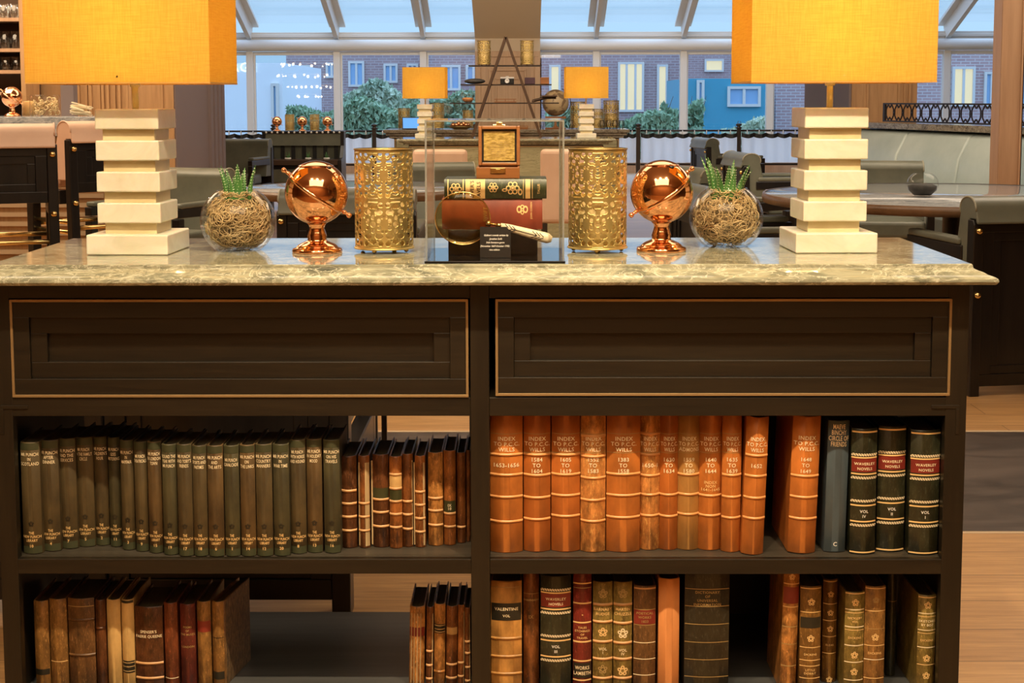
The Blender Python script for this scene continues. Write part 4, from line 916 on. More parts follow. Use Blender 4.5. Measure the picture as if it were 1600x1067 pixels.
def flat_book(label, px0, px1, z0, z1, m, name='antique_book', d=0.105, yo=0.0, grp=None):
    x0, x1 = P(px0, 330, Yb).x, P(px1, 330, Yb).x; L = (x1-x0)/2; h = z1-z0
    t = thing(name, label, 'book', ((x0+x1)/2, Yb+yo, z0), 0)
    N = 10; tk = 0.0026; bl = 0.005
    zs = [h*i/N for i in range(N+1)]; fr = lambda z: bl*(abs(2*z/h-1))**2
    outer = [(d, 0)] + [(fr(z), z) for z in zs] + [(d, h)]
    inner = [(d, h-tk)] + [(fr(z)+tk, min(max(z, tk), h-tk)) for z in zs[::-1]] + [(d, tk)]
    MB().prism(outer+inner, -L, L, 'x').build('cover', m, t)
    MB().box(-L+0.003, L-0.003, bl+tk+0.001, d-0.003, tk+0.0003, h-tk-0.0003).build('page_block', M['pages'], t)
    return t, L, h, fr
rb_, L, h, fr = flat_book('faded red cloth book lying in the display case with a gilt knot on its spine', 690.5, 847.5, zr0, zr1, leather('faded_red_cloth', (0.24, 0.045, 0.022), 0.7, 1.2, 8, 0.5))
def spine_txt(t, fr, h, body, size, x, z, m, rot=0, nm='title', line=0.9):
    vs, fs = text_mesh(body, size*1.35, 1.05, line); cxm = (max(v.x for v in vs)+min(v.x for v in vs))/2; cym = (max(v.y for v in vs)+min(v.y for v in vs))/2
    out = []
    for v in vs:
        a, b = v.x-cxm, v.y-cym
        if rot: a, b = -b, a
        zz = z+b; zq = min(h, max(0, zz)); out.append((x+a, fr(zq)-0.0006, zq))
    mb = MB(); mb.add(out, fs); return mb.build(nm, m, t, fixn=False)
def blob(t, fr, h, parts, m, nm):
    mb = MB()
    for (x, z, rx_, rz_, inner) in parts:
        vs = []; fs = []
        for e_ in range(14):
            a = 2*PI*e_/14
            for f_ in (1, inner):
                zq = min(h-0.0003, max(0.0003, z+rz_*f_*math.sin(a))); vs.append((x+rx_*f_*math.cos(a), fr(zq)-0.0005, zq))
        for e_ in range(14):
            e2 = (e_+1) % 14; fs.append((2*e_, 2*e2, 2*e2+1, 2*e_+1))
        mb.add(vs, fs)
    return mb.build(nm, m, t, fixn=False)
blob(rb_, fr, h, [(0.047, h*0.66, 0.0045, 0.0065, 0.55), (0.058, h*0.66, 0.0045, 0.0065, 0.55), (0.0525, h*0.74, 0.0035, 0.004, 0.5), (0.0525, h*0.56, 0.003, 0.004, 0.5)], M['gilt'], 'gilt_knot')
spine_txt(rb_, fr, h, 'JOHN CORBIN', 0.0032, 0.0685, h*0.62, M['gilt'], 1)
spine_txt(rb_, fr, h, 'SWIFT', 0.0065, -0.012, h*0.5, M['gilt_dull'], 1, 'author_name')
gb, L2, h2, fr2 = flat_book("green and gilt decorated book of travels lying on top of the red book", 694.5, 854, zr1+0.0006, zg1, leather('dark_green_cloth', (0.035, 0.045, 0.018), 0.6, 1.3, 14, 0.35), yo=-0.003)
def zband(t, fr, h, xa, xb, m, nm, N=8):
    mb = MB(); vs = []; fs = []
    for i in range(N+1):
        z = h*i/N; vs += [(xa, fr(z)-0.0004, z), (xb, fr(z)-0.0004, z)]
    for i in range(N): fs.append((2*i, 2*i+1, 2*i+3, 2*i+2))
    mb.add(vs, fs, True); return mb.build(nm, m, t)
zband(gb, fr2, h2, -0.052, -0.018, M['gilt'], 'gilt_title_panel')
for xa, xb in ((-0.0835, -0.0815), (-0.057, -0.055), (0.052, 0.0605), (0.048, 0.049), (0.0635, 0.0645)): zband(gb, fr2, h2, xa, xb, M['gilt'], 'gilt_band')
spine_txt(gb, lambda z: fr2(z)-0.0003, h2, 'LIVER\'S\nAVELS', 0.0068, -0.035, h2*0.5, M['black'], 1, 'title', 1.25)
spine_txt(gb, fr2, h2, 'TALLIS', 0.0042, 0.075, h2*0.5, M['gilt'], 1, 'publisher_lettering')
fl = lambda x, z, r: [(x+0.62*r*math.cos(a), z+0.62*r*math.sin(a), r*0.38, r*0.38, 0.6) for a in [2*PI*q/6 for q in range(6)]] + [(x, z, r*0.2, r*0.2, 0.2)]
blob(gb, fr2, h2, fl(-0.069, h2*0.5, 0.011), M['gilt'], 'gilt_flower'); blob(gb, fr2, h2, fl(-0.004, h2*0.58, 0.009), M['gilt'], 'gilt_flower')
blob(gb, fr2, h2, fl(0.030, h2*0.55, 0.012) + [(0.016, h2*0.45, 0.005, 0.003, 0.5), (0.043, h2*0.35, 0.004, 0.006, 0.5)], M['gilt'], 'gilt_flower')
# wooden box with an open lid and a brass plate
x0, x1 = P(744, 270, Yb).x, P(812, 270, Yb).x; hb_ = stackz(262.5)-zg1; wb = (x1-x0)/2
wbx = thing('wooden_box', 'small brown wooden box with open lid showing a square brass plate', 'box', ((x0+x1)/2, Yb+0.012, zg1+0.0006))
MB().box(-wb, wb, 0, 0.004, 0, hb_).box(-wb, wb, 0.064, 0.068, 0, hb_).box(-wb, -wb+0.004, 0.004, 0.064, 0, hb_).box(wb-0.004, wb, 0.004, 0.064, 0, hb_).box(-wb+0.004, wb-0.004, 0.004, 0.064, 0, 0.003).build('box_body', M['teak'], wbx, bev=0.0008)
zl0 = hb_+0.0005; zl1 = stackz(197.5, Yb+0.07)-zg1; lw = P(812.5, 230, Yb+0.07).x - P(747.5, 230, Yb+0.07).x; lw /= 2; lx = (P(812.5, 230, Yb+0.07).x+P(747.5, 230, Yb+0.07).x)/2 - wbx.location.x
tm = Matrix.Translation((lx, 0.060, zl0)) @ Matrix.Rotation(math.radians(-6), 4, 'X')
H_ = zl1-zl0
b = MB(); b.box(-lw, lw, 0.004, 0.008, 0, H_, tm)
for a in ((-lw, -lw+0.006, -0.008, 0.004, 0, H_), (lw-0.006, lw, -0.008, 0.004, 0, H_), (-lw+0.006, lw-0.006, -0.008, 0.004, 0, 0.005), (-lw+0.006, lw-0.006, -0.008, 0.004, H_-0.006, H_)): b.box(*a, tm)
lid = b.build('lid', M['teak'], wbx, bev=0.0012)
MB().box(-lw+0.0062, lw-0.0062, 0.000, 0.004, 0.0052, H_-0.0062, tm).build('black_lining', M['black'], lid)
m, nt, bs = nodes('engraved_brass_plate'); v = coords(nt, (1, 1, 3)); n_ = noise(nt, v, 120, 3, 0.6)
nt.links.new(ramp(nt, n_, [(0.4, (0.34, 0.23, 0.05)), (0.6, (0.60, 0.43, 0.13))]), bs.inputs['Base Color']); bs.inputs['Metallic'].default_value = 0.45; bs.inputs['Roughness'].default_value = 0.35; bump(nt, bs, n_, 0.25)
MB().box(-lw+0.0095, lw-0.0095, -0.0012, 0.0, 0.0085, H_-0.0095, tm).build('brass_plate', m, lid)
b = MB()
for i, wv in enumerate((0.030, 0.036, 0.034, 0.038, 0.030, 0.036, 0.026)):
    z = H_*0.58 - i*0.0042; 
    for q in range(int(wv/0.0022)): 
        xx = -wv/2 + q*0.0022
        if (q*7+i*3) % 5: b.box(xx, xx+0.0014, -0.0016, -0.0012, z, z+0.0015, tm)
b.build('engraved_lines', M['gilt_dull'], lid)['kind'] = 'stuff'
MB().box(-0.013, 0.013, -0.002, 0, hb_-0.010, hb_-0.001).box(-0.004, 0.004, -0.004, -0.002, hb_-0.008, hb_-0.003).build('clasp', M['brass'], wbx, bev=0.0005)
MB().box(-0.011, 0.011, -0.0005, 0.003, H_-0.001, H_+0.003, tm).box(-0.005, 0.005, -0.0005, 0.003, H_+0.002, H_+0.007, tm).build('lid_clasp', M['brass'], lid, bev=0.0005)
# magnifying glass leaning on the stack
YM = Yb - 0.022
c = P(723, 341.5, YM); rm_ = 43/F*YM
mg = thing('magnifying_glass', 'large magnifying glass with a carved ivory handle leaning inside the display case', 'magnifier', (c.x, YM, zpl))
cz_ = c.z - zpl; ml = Matrix.Translation((0, 0, cz_)) @ Matrix.Rotation(math.radians(12), 4, 'X') 
pts = [(rm_*math.cos(2*PI*i/56), 0, rm_*math.sin(2*PI*i/56)) for i in range(56)]
MB().tube(pts, 0.0011, 8, True, ml).build('brass_rim', M['brass'], mg)
MB().lathe([(0.0005, -0.0022), (rm_*0.6, -0.0014), (rm_*0.99, -0.0002), (rm_*0.99, 0.0002), (rm_*0.6, 0.0014), (0.0005, 0.0022)], 56, mat=ml @ Matrix.Rotation(PI/2, 4, 'X'), cap=False).build('lens', M['lens'], mg)
a_ = P(763, 349, YM) - mg.location; h0 = P(782, 352.5, YM-0.004) - mg.location; h1 = P(862, 374, YM-0.02) - mg.location
ang = a_.normalized()
MB().tube([a_ - (h0-a_)*0.15, a_+(h0-a_)*0.2], 0.0050, 14).tube([a_+(h0-a_)*0.2, a_+(h0-a_)*0.65], 0.0024, 12).tube([a_+(h0-a_)*0.65, h0+(h1-h0)*0.02], 0.0036, 12).build('brass_ferrule', M['brass'], mg)
hd = MB(); n_ = 14; pts = [h0.lerp(h1, i/n_) for i in range(n_+1)]; dirv = (h1-h0).normalized(); sv = dirv.cross(Vector((0, 1, 0))).normalized(); yv = dirv.cross(sv).normalized()
vs = []; fs = []; rads = [0.0045, 0.0055] + [0.0064+0.0030*i/11 for i in range(11)] + [0.0088, 0.0050]
for p_, r in zip(pts, rads):
    for q in range(16):
        a = 2*PI*q/16; vs.append(p_ + sv*(r*math.cos(a)) + yv*(r*0.72*math.sin(a)))
for i in range(n_):
    for q in range(16): fs.append((i*16+q, i*16+(q+1) % 16, (i+1)*16+(q+1) % 16, (i+1)*16+q))
fs += [tuple(range(16)), tuple(n_*16+q for q in range(16))[::-1]]
hd.add(vs, fs, True); ho = hd.build('ivory_handle', M['ivory'], mg)
b = MB(); fwd = Vector((0, -1, 0))
def stroke(u0, v0, u1, v1, r=0.0007):
    pa = h0.lerp(h1, u0) + sv*v0; pb = h0.lerp(h1, u1) + sv*v1; ra = 0.0064+0.003*u0; rb2 = 0.0064+0.003*u1
    f_ = lambda p_, v, R2: p_ + Vector((0, -1, 0))*(R2*0.72*math.sqrt(max(0, 1-(v/R2)**2))+0.0002)
    b.tube([f_(pa, v0, ra), f_(pb, v1, rb2)], r, 5)
stroke(0.22, 0.0, 0.72, 0.0, 0.0006)
for u in (0.08, 0.15, 0.22): stroke(u, -0.005*1, u+0.07, -0.001); stroke(u, 0.005, u+0.07, 0.001)
for u in (0.70, 0.77, 0.84): stroke(u, 0.0008, u-0.09, 0.0055) ; stroke(u, -0.0008, u-0.09, -0.0055)
b.build('carved_marks', M['black'], ho)
# caption card
YQ = YC + 0.045
cp = thing('caption_card', 'small black caption card with white italic lettering in front of the stacked books', 'sign', (P(774, 372, YQ).x, YQ, zpl))
hw = 24.2/F*YQ; hc = P(774, 354.5, YQ).z - zpl
tm = Matrix.Rotation(math.radians(-8), 4, 'X')
MB().box(-hw, hw, 0, 0.0015, 0.0004, hc, tm).build('card', M['black'], cp)
vs, fs = text_mesh("Gulliver's travels written by\nJonathan Swift\nIrish literature genre\n(November 1667-October 1745)\nrare edition", 0.0046, 1.0, 1.35)
wd = max(v.x for v in vs)-min(v.x for v in vs); sx = min(1, hw*1.88/wd); cym = (max(v.y for v in vs)+min(v.y for v in vs))/2
MBt = MB(); MBt.add([tm @ Vector((v.x*sx + 0.12*(v.y-cym), -0.0004, (v.y-cym)+hc/2)) for v in vs], fs); MBt.build('caption_lettering', M['white_ink'], cp, fixn=False)

# ================================================================== THE ROOM
YW = 24.0
def wx(px, Y, py=150): return P(px, py, Y).x
def wz(py, Y, px=800): return P(px, py, Y).z
def sbox(name, m, *a, bev=0):
    return struct(MB().box(*a).build(name, m, bev=bev))
sbox('floor', M['floor'], -12, 14, -3.0, 3.98, -0.05, 0)
sbox('floor', M['slate'], -12, 14, 3.98, 5.22, -0.05, 0)
sbox('trim_1', M['cream_paint'], -12, 14, 3.965, 3.985, -0.01, 0.001); sbox('trim_2', M['cream_paint'], -12, 14, 5.21, 5.23, -0.01, 0.001)
sbox('floor', M['floor'], -12, 14, 5.22, 24.2, -0.05, 0)
sbox('ceiling', M['ceiling'], -12, 14, -3.0, 20.6, 3.42, 3.5)
sbox('wall_front', M['oak_panel'], -12, 14, -3.1, -3.0, 0, 3.5)
sbox('wall_left', M['oak_panel'], -12.1, -12, -3, 24.3, 0, 4.2)
sbox('wall_right', M['oak_panel'], 14, 14.1, -3, 24.3, 0, 4.2)
ZS, ZTW = 0.16, wz(80, YW)
sbox('wall_back', M['oak_panel_pink'], -12, 14, YW, YW+0.15, 0, ZS)
# windows of the back wall
mull = [-10, 120, 258, 392, 527.5, 662, 796, 931, 1067, 1202, 1339, 1477, 1612, 1748, 1884]
xm = [wx(p, YW) for p in mull]
n = 0
for i in range(len(xm)-1):
    n += 1
    b = MB().box(xm[i]-0.055, xm[i]+0.055, YW-0.08, YW+0.06, ZS, ZTW)
    b.box(xm[i]+0.055, xm[i+1]-0.055, YW, YW+0.05, ZS, ZS+0.05).box(xm[i]+0.055, xm[i+1]-0.055, YW, YW+0.05, ZTW-0.06, ZTW)
    b.box(xm[i]+0.055, xm[i]+0.085, YW, YW+0.05, ZS+0.05, ZTW-0.06)
    w_ = struct(b.build('window_%d' % n, M['frame_white'], bev=0.004))
    g_ = MB().box(xm[i]+0.085, xm[i+1]-0.055, YW+0.022, YW+0.030, ZS+0.05, ZTW-0.06).build('pane', M['window_glass'], w_)
# eaves: round tube and channel
zt_ = wz(71, YW)
struct(MB().tube([(xm[0]-1, YW-0.12, zt_), (xm[-1]+1, YW-0.12, zt_)], 0.095, 16).build('trim_3', M['frame_white']))
struct(MB().box(xm[0]-1, xm[-1]+1, YW-0.02, YW+0.2, wz(62, YW), wz(50, YW)).box(xm[0]-1, xm[-1]+1, YW-0.06, YW-0.02, wz(58, YW), wz(54, YW)).build('trim_4', M['frame'], bev=0.004))
# sloping glass roof
dv = ray(830, 960); dv = Vector((0, dv.y, dv.z)); dv = -dv/dv.y    # towards the camera and up
RL = 5.2; zr_ = wz(50, YW)
a0 = Vector((0, YW, zr_))
for i in range(len(xm)):
    x = xm[i]; p0 = Vector((x, YW+0.05, zr_-0.02)); p1 = p0 + dv*RL
    up = Vector((0, -dv.z, -1)).normalized()*-1
    b = MB(); b.bar(p0+up*0.02, p1+up*0.02, 0.07, 0.30); b.bar(p0+up*0.14, p1+up*0.14, 0.27, 0.05)
    struct(b.build('trim_%d' % (i+5), M['frame']))
for i in range(len(xm)-1):
    b = MB(); z = 0.15
    q = [Vector((xm[i]+0.1, YW, zr_+z)), Vector((xm[i+1]-0.1, YW, zr_+z))]; q += [q[1]+dv*RL, q[0]+dv*RL]
    b.add(q + [v+Vector((0, 0, 0.01)) for v in q], [(0, 1, 2, 3), (7, 6, 5, 4), (0, 4, 5, 1), (1, 5, 6, 2), (2, 6, 7, 3), (3, 7, 4, 0)])
    n += 1; struct(b.build('window_%d' % n, M['roof_glass']))
pe = Vector((0, YW, zr_)) + dv*RL
sbox('ceiling', M['ceiling'], -12, 14, pe.y-0.2, pe.y+0.1, 3.42, pe.z+0.3)
# sloping plaster bay and panelled pillar in the middle
xa_, xb_ = wx(742.5, 23.3), wx(844, 23.3)
q0 = Vector((xa_, 23.3, wz(60, 23.3))); q1 = Vector((xb_, 23.3, q0.z)); dvs = Vector((0, dv.y, dv.z))
q = [q0, q1, q1+dvs*4.4, q0+dvs*4.4]; u3 = Vector((0, 0, 0.5))
b = MB(); b.add(q+[v+u3 for v in q], [(0, 1, 2, 3), (7, 6, 5, 4), (0, 4, 5, 1), (1, 5, 6, 2), (2, 6, 7, 3), (3, 7, 4, 0)])
struct(b.build('ceiling', M['beige_paint']))
sbox('wall_middle_head', M['cream_paint'], xa_, xb_, 23.3, 23.9, wz(80, 23.3), q0.z+0.2)
b = MB(); zz = wz(80, 23.3); b.box(xa_, xb_, 23.31, 23.9, 0, zz)
b.frame(xa_, xb_, 0.6, zz, 0.09, 23.285, 23.31); b.frame(xa_+0.22, xb_-0.22, 0.7, zz-0.28, 0.035, 23.285, 23.31); b.frame(xa_+0.32, xb_-0.32, 0.8, zz-0.42, 0.03, 23.29, 23.31)
struct(b.build('wall_middle', M['oak_panel'], bev=0.004))
# left wall pier with panelling, right pier, near column
xl0, xl1 = wx(-420, 9.6), wx(271, 9.6); yl2 = 10.95
b = MB().box(xl0, xl1, 9.6, 9.8, 0, 3.42)
for px in (122, 134, 160, 168, 178, 186, 198, 252): 
    x = wx(px, 9.58); b.box(x-0.008, x+0.008, 9.585, 9.6, 0, 3.42)
for pa, pb in ((138, 156), (200, 250)): 
    b.frame(wx(pa, 9.58), wx(pb, 9.58), 0.3, 2.4, 0.02, 9.588, 9.6)
struct(b.build('wall_pier_left', M['oak_panel']))
b = MB().box(xl1-0.2, xl1, 9.802, 11.2, 0, 3.42).box(xl1, xl1+0.012, 9.61, 9.80, 0, 3.42)
for k_ in range(4): b.box(xl1, xl1+0.02, 10.66+0.14*k_, 10.74+0.14*k_, 0, 3.42)
struct(b.build('wall_side_left', M['grey_panel']))
xp0, xp1 = wx(1331, 12.6), wx(1433, 12.6); 
b = MB().box(xp0, xp1, 12.6, 14.2, 0, 3.42)
for px in (1355, 1404, 1413, 1421): x = wx(px, 12.6); b.box(x-0.01, x+0.01, 12.585, 12.6, 0, 3.42)
struct(b.build('wall_pier_right', M['oak_panel']))
sbox('wall_side_right', M['grey_panel'], xp0-0.02, xp0, 12.62, 14.6, 0, 3.42)
xc0, xc1 = wx(1562, 8.2), wx(1597, 8.2)
b = MB().box(xc0, xc1, 8.2, 8.34, 0, 3.42).box(xc0+0.002, xc0+0.012, 8.19, 8.2, 0, 3.42).box(xc1-0.012, xc1-0.002, 8.19, 8.2, 0, 3.42)
struct(b.build('trim_30', M['oak_panel_pink']))
struct(MB().box(xc1+0.004, xc1+0.014, 8.22, 8.3, 0, 3.42).build('trim_31', M['iron']))
b = MB().box(xc1+0.014, xc1+1.2, 8.25, 8.262, 0, 3.42); struct(b.build('window_40', M['window_glass']))

# --- café curtains on a rail in front of the windows
YR = 21.5
zr1 = wz(204.5, YR); zt1 = wz(212, YR); zb1 = wz(254, YR); 
posts = [113, 270, 428, 585, 742, 897, 997, 1154, 1311, 1468, 1625]
px_ = [wx(p, YR, 230) for p in posts]
for i, x in enumerate(px_):
    t = thing('rail_post', 'dark bronze curtain rail post standing between white half curtains', 'post', (x, YR, 0), 0, 'curtain rail posts')
    b = MB().box(-0.03, 0.03, -0.03, 0.03, 0, zr1+0.03).lathe([(0.001, 0), (0.05, 0.0), (0.05, 0.015), (0.02, 0.03), (0.045, 0.05), (0.045, 0.065), (0.001, 0.08)], 12, (0, 0, zr1+0.03))
    b.build('post', M['iron'], t)
for i in range(len(px_)-1):
    xa, xb2 = px_[i]+0.035, px_[i+1]-0.035
    r_ = thing('curtain_rail', 'thin dark curtain rail bay with rings and scalloped black heading', 'rail', ((xa+xb2)/2, YR, 0), 0, 'curtain rails'); hw_ = (xb2-xa)/2
    MB().tube([(-hw_, 0, zr1), (hw_, 0, zr1)], 0.014, 8).build('rail', M['iron'], r_)
    MB().box(-hw_, hw_, -0.01, 0.01, zb1-0.045, zb1-0.015).build('lower_bar', M['iron'], r_)
    nr = 8; rg = MB()
    for k_ in range(nr):
        x = -hw_ + 2*hw_*(k_+0.5)/nr; rg.tube([(x, 0.02*math.cos(a), zr1-0.022+0.028*math.sin(a)) for a in [2*PI*q/10 for q in range(10)]], 0.007, 5, True)
    rg.build('rings', M['frame_white'], r_)['kind'] = 'stuff'
    cu = thing('half_curtain', 'white voile half curtain hanging from a dark rail below the far windows', 'curtain', ((xa+xb2)/2, YR-0.075, 0), 0, 'white half curtains')
    N = 96; vs = []; fs = []
    rows = [zt1, zt1-0.05, (zt1+zb1)/2, zb1]
    for j, z in enumerate(rows):
        for k_ in range(N+1):
            u = k_/N; x = -hw_+2*hw_*u; vs.append((x, 0.018*math.sin(u*nr*2*PI*1.0+1)+0.010*math.sin(u*nr*5.3+i)+0.0, z))
    for j in range(3):
        for k_ in range(N): fs.append((j*(N+1)+k_, j*(N+1)+k_+1, (j+1)*(N+1)+k_+1, (j+1)*(N+1)+k_))
    mb = MB(); mb.add(vs, fs, True); mb.build('cloth', M['curtain'], cu)
    vs = []; fs = []
    for k_ in range(N+1):
        u = k_/N; x = -hw_+2*hw_*u; y = 0.018*math.sin(u*nr*2*PI+1)+0.01*math.sin(u*nr*5.3+i)-0.004; sc_ = 0.022*abs(math.sin(u*nr*PI))
        vs += [(x, y, zr1-0.03-sc_), (x, y, zt1-0.02-sc_)]
    for k_ in range(N): fs.append((2*k_, 2*k_+2, 2*k_+3, 2*k_+1))
    mb = MB(); mb.add(vs, fs, True); mb.build('scalloped_heading', M['black'], cu)

# ================================================================== FURNITURE
def make_chair(name, label, lm, W=0.62, sh=0.0, cat='chair', stool=False, seatz=0.44, topz=0.82):
    t = thing(name, label, cat)
    w = W/2; T = 0.045
    pz = topz-0.092
    for sx in (-1, 1):
        xa, xb2 = sorted((sx*w, sx*(w-T)))
        if not stool:
            b = MB(); b.prism([(-0.32, 0), (-0.25, 0), (-0.265, pz-0.02), (-0.265, pz), (-0.31, pz), (-0.32, pz-0.02)], xa, xb2, 'x')
            b.prism([(-0.215, seatz+0.115), (0.27, seatz+0.125), (0.30, seatz+0.125), (0.30, seatz+0.175), (-0.215, seatz+0.175)], xa, xb2, 'x')
            b.prism([(0.24, 0), (0.30, 0), (0.30, seatz+0.12), (0.24, seatz+0.12)], xa, xb2, 'x')
            b.box(xa, xb2, -0.24, 0.24, seatz-0.16, seatz-0.07)
            b.build('side_frame', M['chair_wood'], t, bev=0.004)
            MB().box(xa-0.006, xb2+0.006, -0.20, 0.28, seatz+0.176, seatz+0.205).build('arm_pad', lm, t, bev=0.010)
        else:
            b = MB(); b.prism([(-0.26, 0), (-0.21, 0), (-0.19, seatz-0.05), (-0.19, pz-0.0), (-0.24, pz), (-0.24, seatz)], xa, xb2, 'x'); b.build('leg', M['chair_wood'], t, bev=0.004)
            b = MB(); b.prism([(0.17, 0), (0.22, 0), (0.22, seatz-0.04), (0.15, seatz-0.04)], xa, xb2, 'x'); b.build('leg', M['chair_wood'], t, bev=0.004)
            MB().box(xa, xb2, -0.13, 0.16, seatz-0.12, seatz-0.05).build('seat_rail', M['chair_wood'], t, bev=0.003)
            for zz in (0.56, 0.61): MB().tube([(sx*(w-T/2), -0.21, zz), (sx*(w-T/2), 0.17, zz)], 0.011, 10).build('brass_foot_rail', M['brass'], t)
        kz = [pz-0.045, (seatz-0.11) if stool else (seatz-0.02)]
        for z in kz: MB().sphere((sx*(w-T/2), -0.325 if not stool else -0.248, z), 0.014, 12, 8).build('brass_stud', M['brass'], t)
    if stool:
        for zz in (0.585,): 
            for y in (-0.235, 0.19): MB().tube([(-w+T, y, zz), (w-T, y, zz)], 0.011, 10).build('brass_foot_rail', M['brass'], t)
    y0 = -0.31 if not stool else -0.235
    zlo = 0.04 if not stool else seatz-0.06
    xi = w-T-0.0005
    b = MB().box(-xi, xi, y0+0.014, y0+0.035, zlo, pz-0.002)
    b.frame(-xi, xi, zlo, pz-0.002, 0.05, y0, y0+0.014); b.frame(-xi+0.05, xi-0.05, zlo+0.05, pz-0.052, 0.035, y0+0.007, y0+0.014)
    b.build('back_panel', M['chair_wood'], t, bev=0.002)
    # back cushion rolled over the top of the panel
    cz = topz-0.050; yc = y0-0.0+0.030; r1 = 0.050
    po = [(y0+0.20, seatz+0.0), (y0+0.155, seatz+0.16), (y0+0.125, cz-0.02)]
    for k_ in range(11):
        a = math.radians(-5 + 190*k_/10); po.append((yc + 0.030 + (r1+0.018)*math.cos(a), cz + r1*math.sin(a)))
    po += [(yc-0.058, pz-0.010), (yc-0.052, pz-0.018), (yc-0.040, pz-0.010), (yc-0.036, pz+0.004), (y0+0.040, pz+0.002), (y0+0.040, seatz+0.0)]
    bc = MB().prism(po, -w+0.008, w-0.008, 'x', smooth=False).build('back_cushion', lm, t, bev=0.006)
    for sx in (-1, 1): MB().tube([(sx*(w-0.009), a_, b_) for a_, b_ in po[2:14]], 0.0045, 6).build('piping', lm if stool else M['piping'], bc)
    sy0, sy1 = (y0+0.205, 0.29) if not stool else (y0+0.205, 0.23)
    MB().box(-xi+0.004, xi-0.004, sy0, sy1, seatz-0.075 if not stool else seatz-0.045, seatz+0.03).build('seat_cushion', lm, t, bev=0.022)
    return t
GC = 'grey leather lounge chairs around the room'
Yg = 6.35
chA = make_chair('lounge_chair', 'dark-framed grey leather chair with its back turned, directly behind the centre of the marble top', M['leather_grey'])
chA.location = (wx(541, Yg, 340), Yg+0.32, 0); chA['group'] = GC
def chair(px, Y, rz, label): return dup(chA, (wx(px, Y, 300), Y, 0), math.radians(rz), label, GC)
chair(252, 8.3, 160, 'grey leather chair half hidden behind the left alabaster lamp')
chair(366, 14.6, 170, 'grey leather chair facing forward beside the dark display cabinet')
chair(1137, 15.0, -82, 'grey leather chair seen side-on against the half curtains, farther of two')
chair(1208, 10.9, -84, 'grey leather chair seen side-on, nearer of two by the half curtains')
chair(1133, 8.7, -70, 'low grey leather chair just behind the right succulent bowl')
chair(1176, 6.75, -80, 'dark grey armchair at the left side of the round marble table on the right')
chair(1372, 9.1, 172, 'olive grey leather chair on the far side of the right round table')
cf = dup(chA, (wx(1572, 6.2, 300), 6.2, 0), math.radians(10), 'large dark-backed leather chair at the right edge with a brass stud', GC, 1.0)
chair(372, 3.62, 0, 'dark chair right behind the bookcase, seen through the middle of its left openings')
chair(-55, 3.62, 0, 'dark chair right behind the far left end of the bookcase, seen through its left openings')
chair(676, 8.95, -168, 'grey leather chair seen through the left half of the display case')

PG = 'peach leather bar stools at the marble bar'
st = make_chair('bar_stool', 'peach leather bar stool with dark panelled back at the left edge', M['leather_peach'], W=0.50, cat='bar stool', stool=True, seatz=0.82, topz=1.115)
st.location = (wx(-15, 6.5, 250), 6.6, 0); st.rotation_euler.z = math.radians(20); st['group'] = PG
dup(st, (wx(128, 7.3, 250), 7.45, 0), math.radians(46), 'peach leather bar stool turned sideways just left of the left alabaster lamp', PG)
# tall upholstered peach chairs in front of the console
def peach_chair(px, Y, w, label):
    t = thing('dining_chair', label, 'chair', (wx(px, Y), Y, 0), 0, 'peach upholstered chairs at the far console')
    zt = wz(233, Y); b = MB().box(-w/2, w/2, -0.04, 0.04, 0.38, zt); b.build('backrest', M['leather_peach'], t, bev=0.03)
    MB().box(-w/2, w/2, 0.05, 0.46, 0.38, 0.48).build('seat', M['leather_peach'], t, bev=0.02)
    for sx in (-1, 1):
        for y in (-0.02, 0.42): MB().box(sx*(w/2-0.03)-0.018, sx*(w/2-0.03)+0.018, y-0.018, y+0.018, 0, 0.379).build('leg', M['chair_wood'], t)
peach_chair(687, 9.75, 0.37, 'peach upholstered chair seen through the left of the display case')
peach_chair(886, 9.75, 0.36, 'peach upholstered chair seen between display case and right gold lantern')

M['edge_wood'] = wood('brown_table_edge', (0.10, 0.05, 0.022), (0.2, 0.105, 0.05), 'x', 8, 0.35, 0.05)
# round marble tables
def round_table(label, px, Y, r, ztop=0.75):
    t = thing('round_table', label, 'table', (wx(px, Y, 300), Y, 0))
    MB().lathe([(0.001, ztop-0.03), (r-0.012, ztop-0.03), (r-0.012, ztop), (0.001, ztop)], 72, cap=False).build('marble_top', M['marble_far'], t)
    MB().lathe([(r-0.0115, ztop-0.045), (r, ztop-0.043), (r+0.004, ztop-0.02), (r, ztop+0.0005), (r-0.0115, ztop+0.001)], 72, cap=False).build('wooden_edge', M['edge_wood'], t)
    MB().lathe([(0.001, 0), (0.34, 0), (0.34, 0.02), (0.06, 0.06), (0.05, 0.1), (0.05, ztop-0.09), (0.2, ztop-0.032), (0.001, ztop-0.032)], 40).build('pedestal', M['chair_wood'], t)
    return t
round_table('round marble-topped table behind the copper globe and left gold lantern', 560, 7.75, 0.62)
rt = round_table('large round marble-topped table with a brown wooden edge behind the right lamp', 1490, 7.12, 0.93)
for (px, py, r, lb, pr_) in ((1441, 307, 0.075, 'small glass bowl of grey pebbles on the round marble table at right', 6),):
    q = PZ(px, py, 0.751); t = thing('glass_bowl', lb, 'bowl', (q.x, q.y, 0.752))
    pr = [(0.001, 0.0), (0.035, 0.0)] + [(r*math.cos(a), 0.058+r*0.85*math.sin(a)) for a in [-1.08+2.05*k_/14 for k_ in range(15)]]
    MB().lathe(pr, 32, cap=False).build('bowl', M['glass'], t)
    MB().lathe([(0.001, 0.004), (0.04, 0.006), (0.065, 0.03), (0.068, 0.05), (0.05, 0.058), (0.001, 0.062)], 24, cap=False).build('pebbles', M['stone'], t)['kind'] = 'stuff'

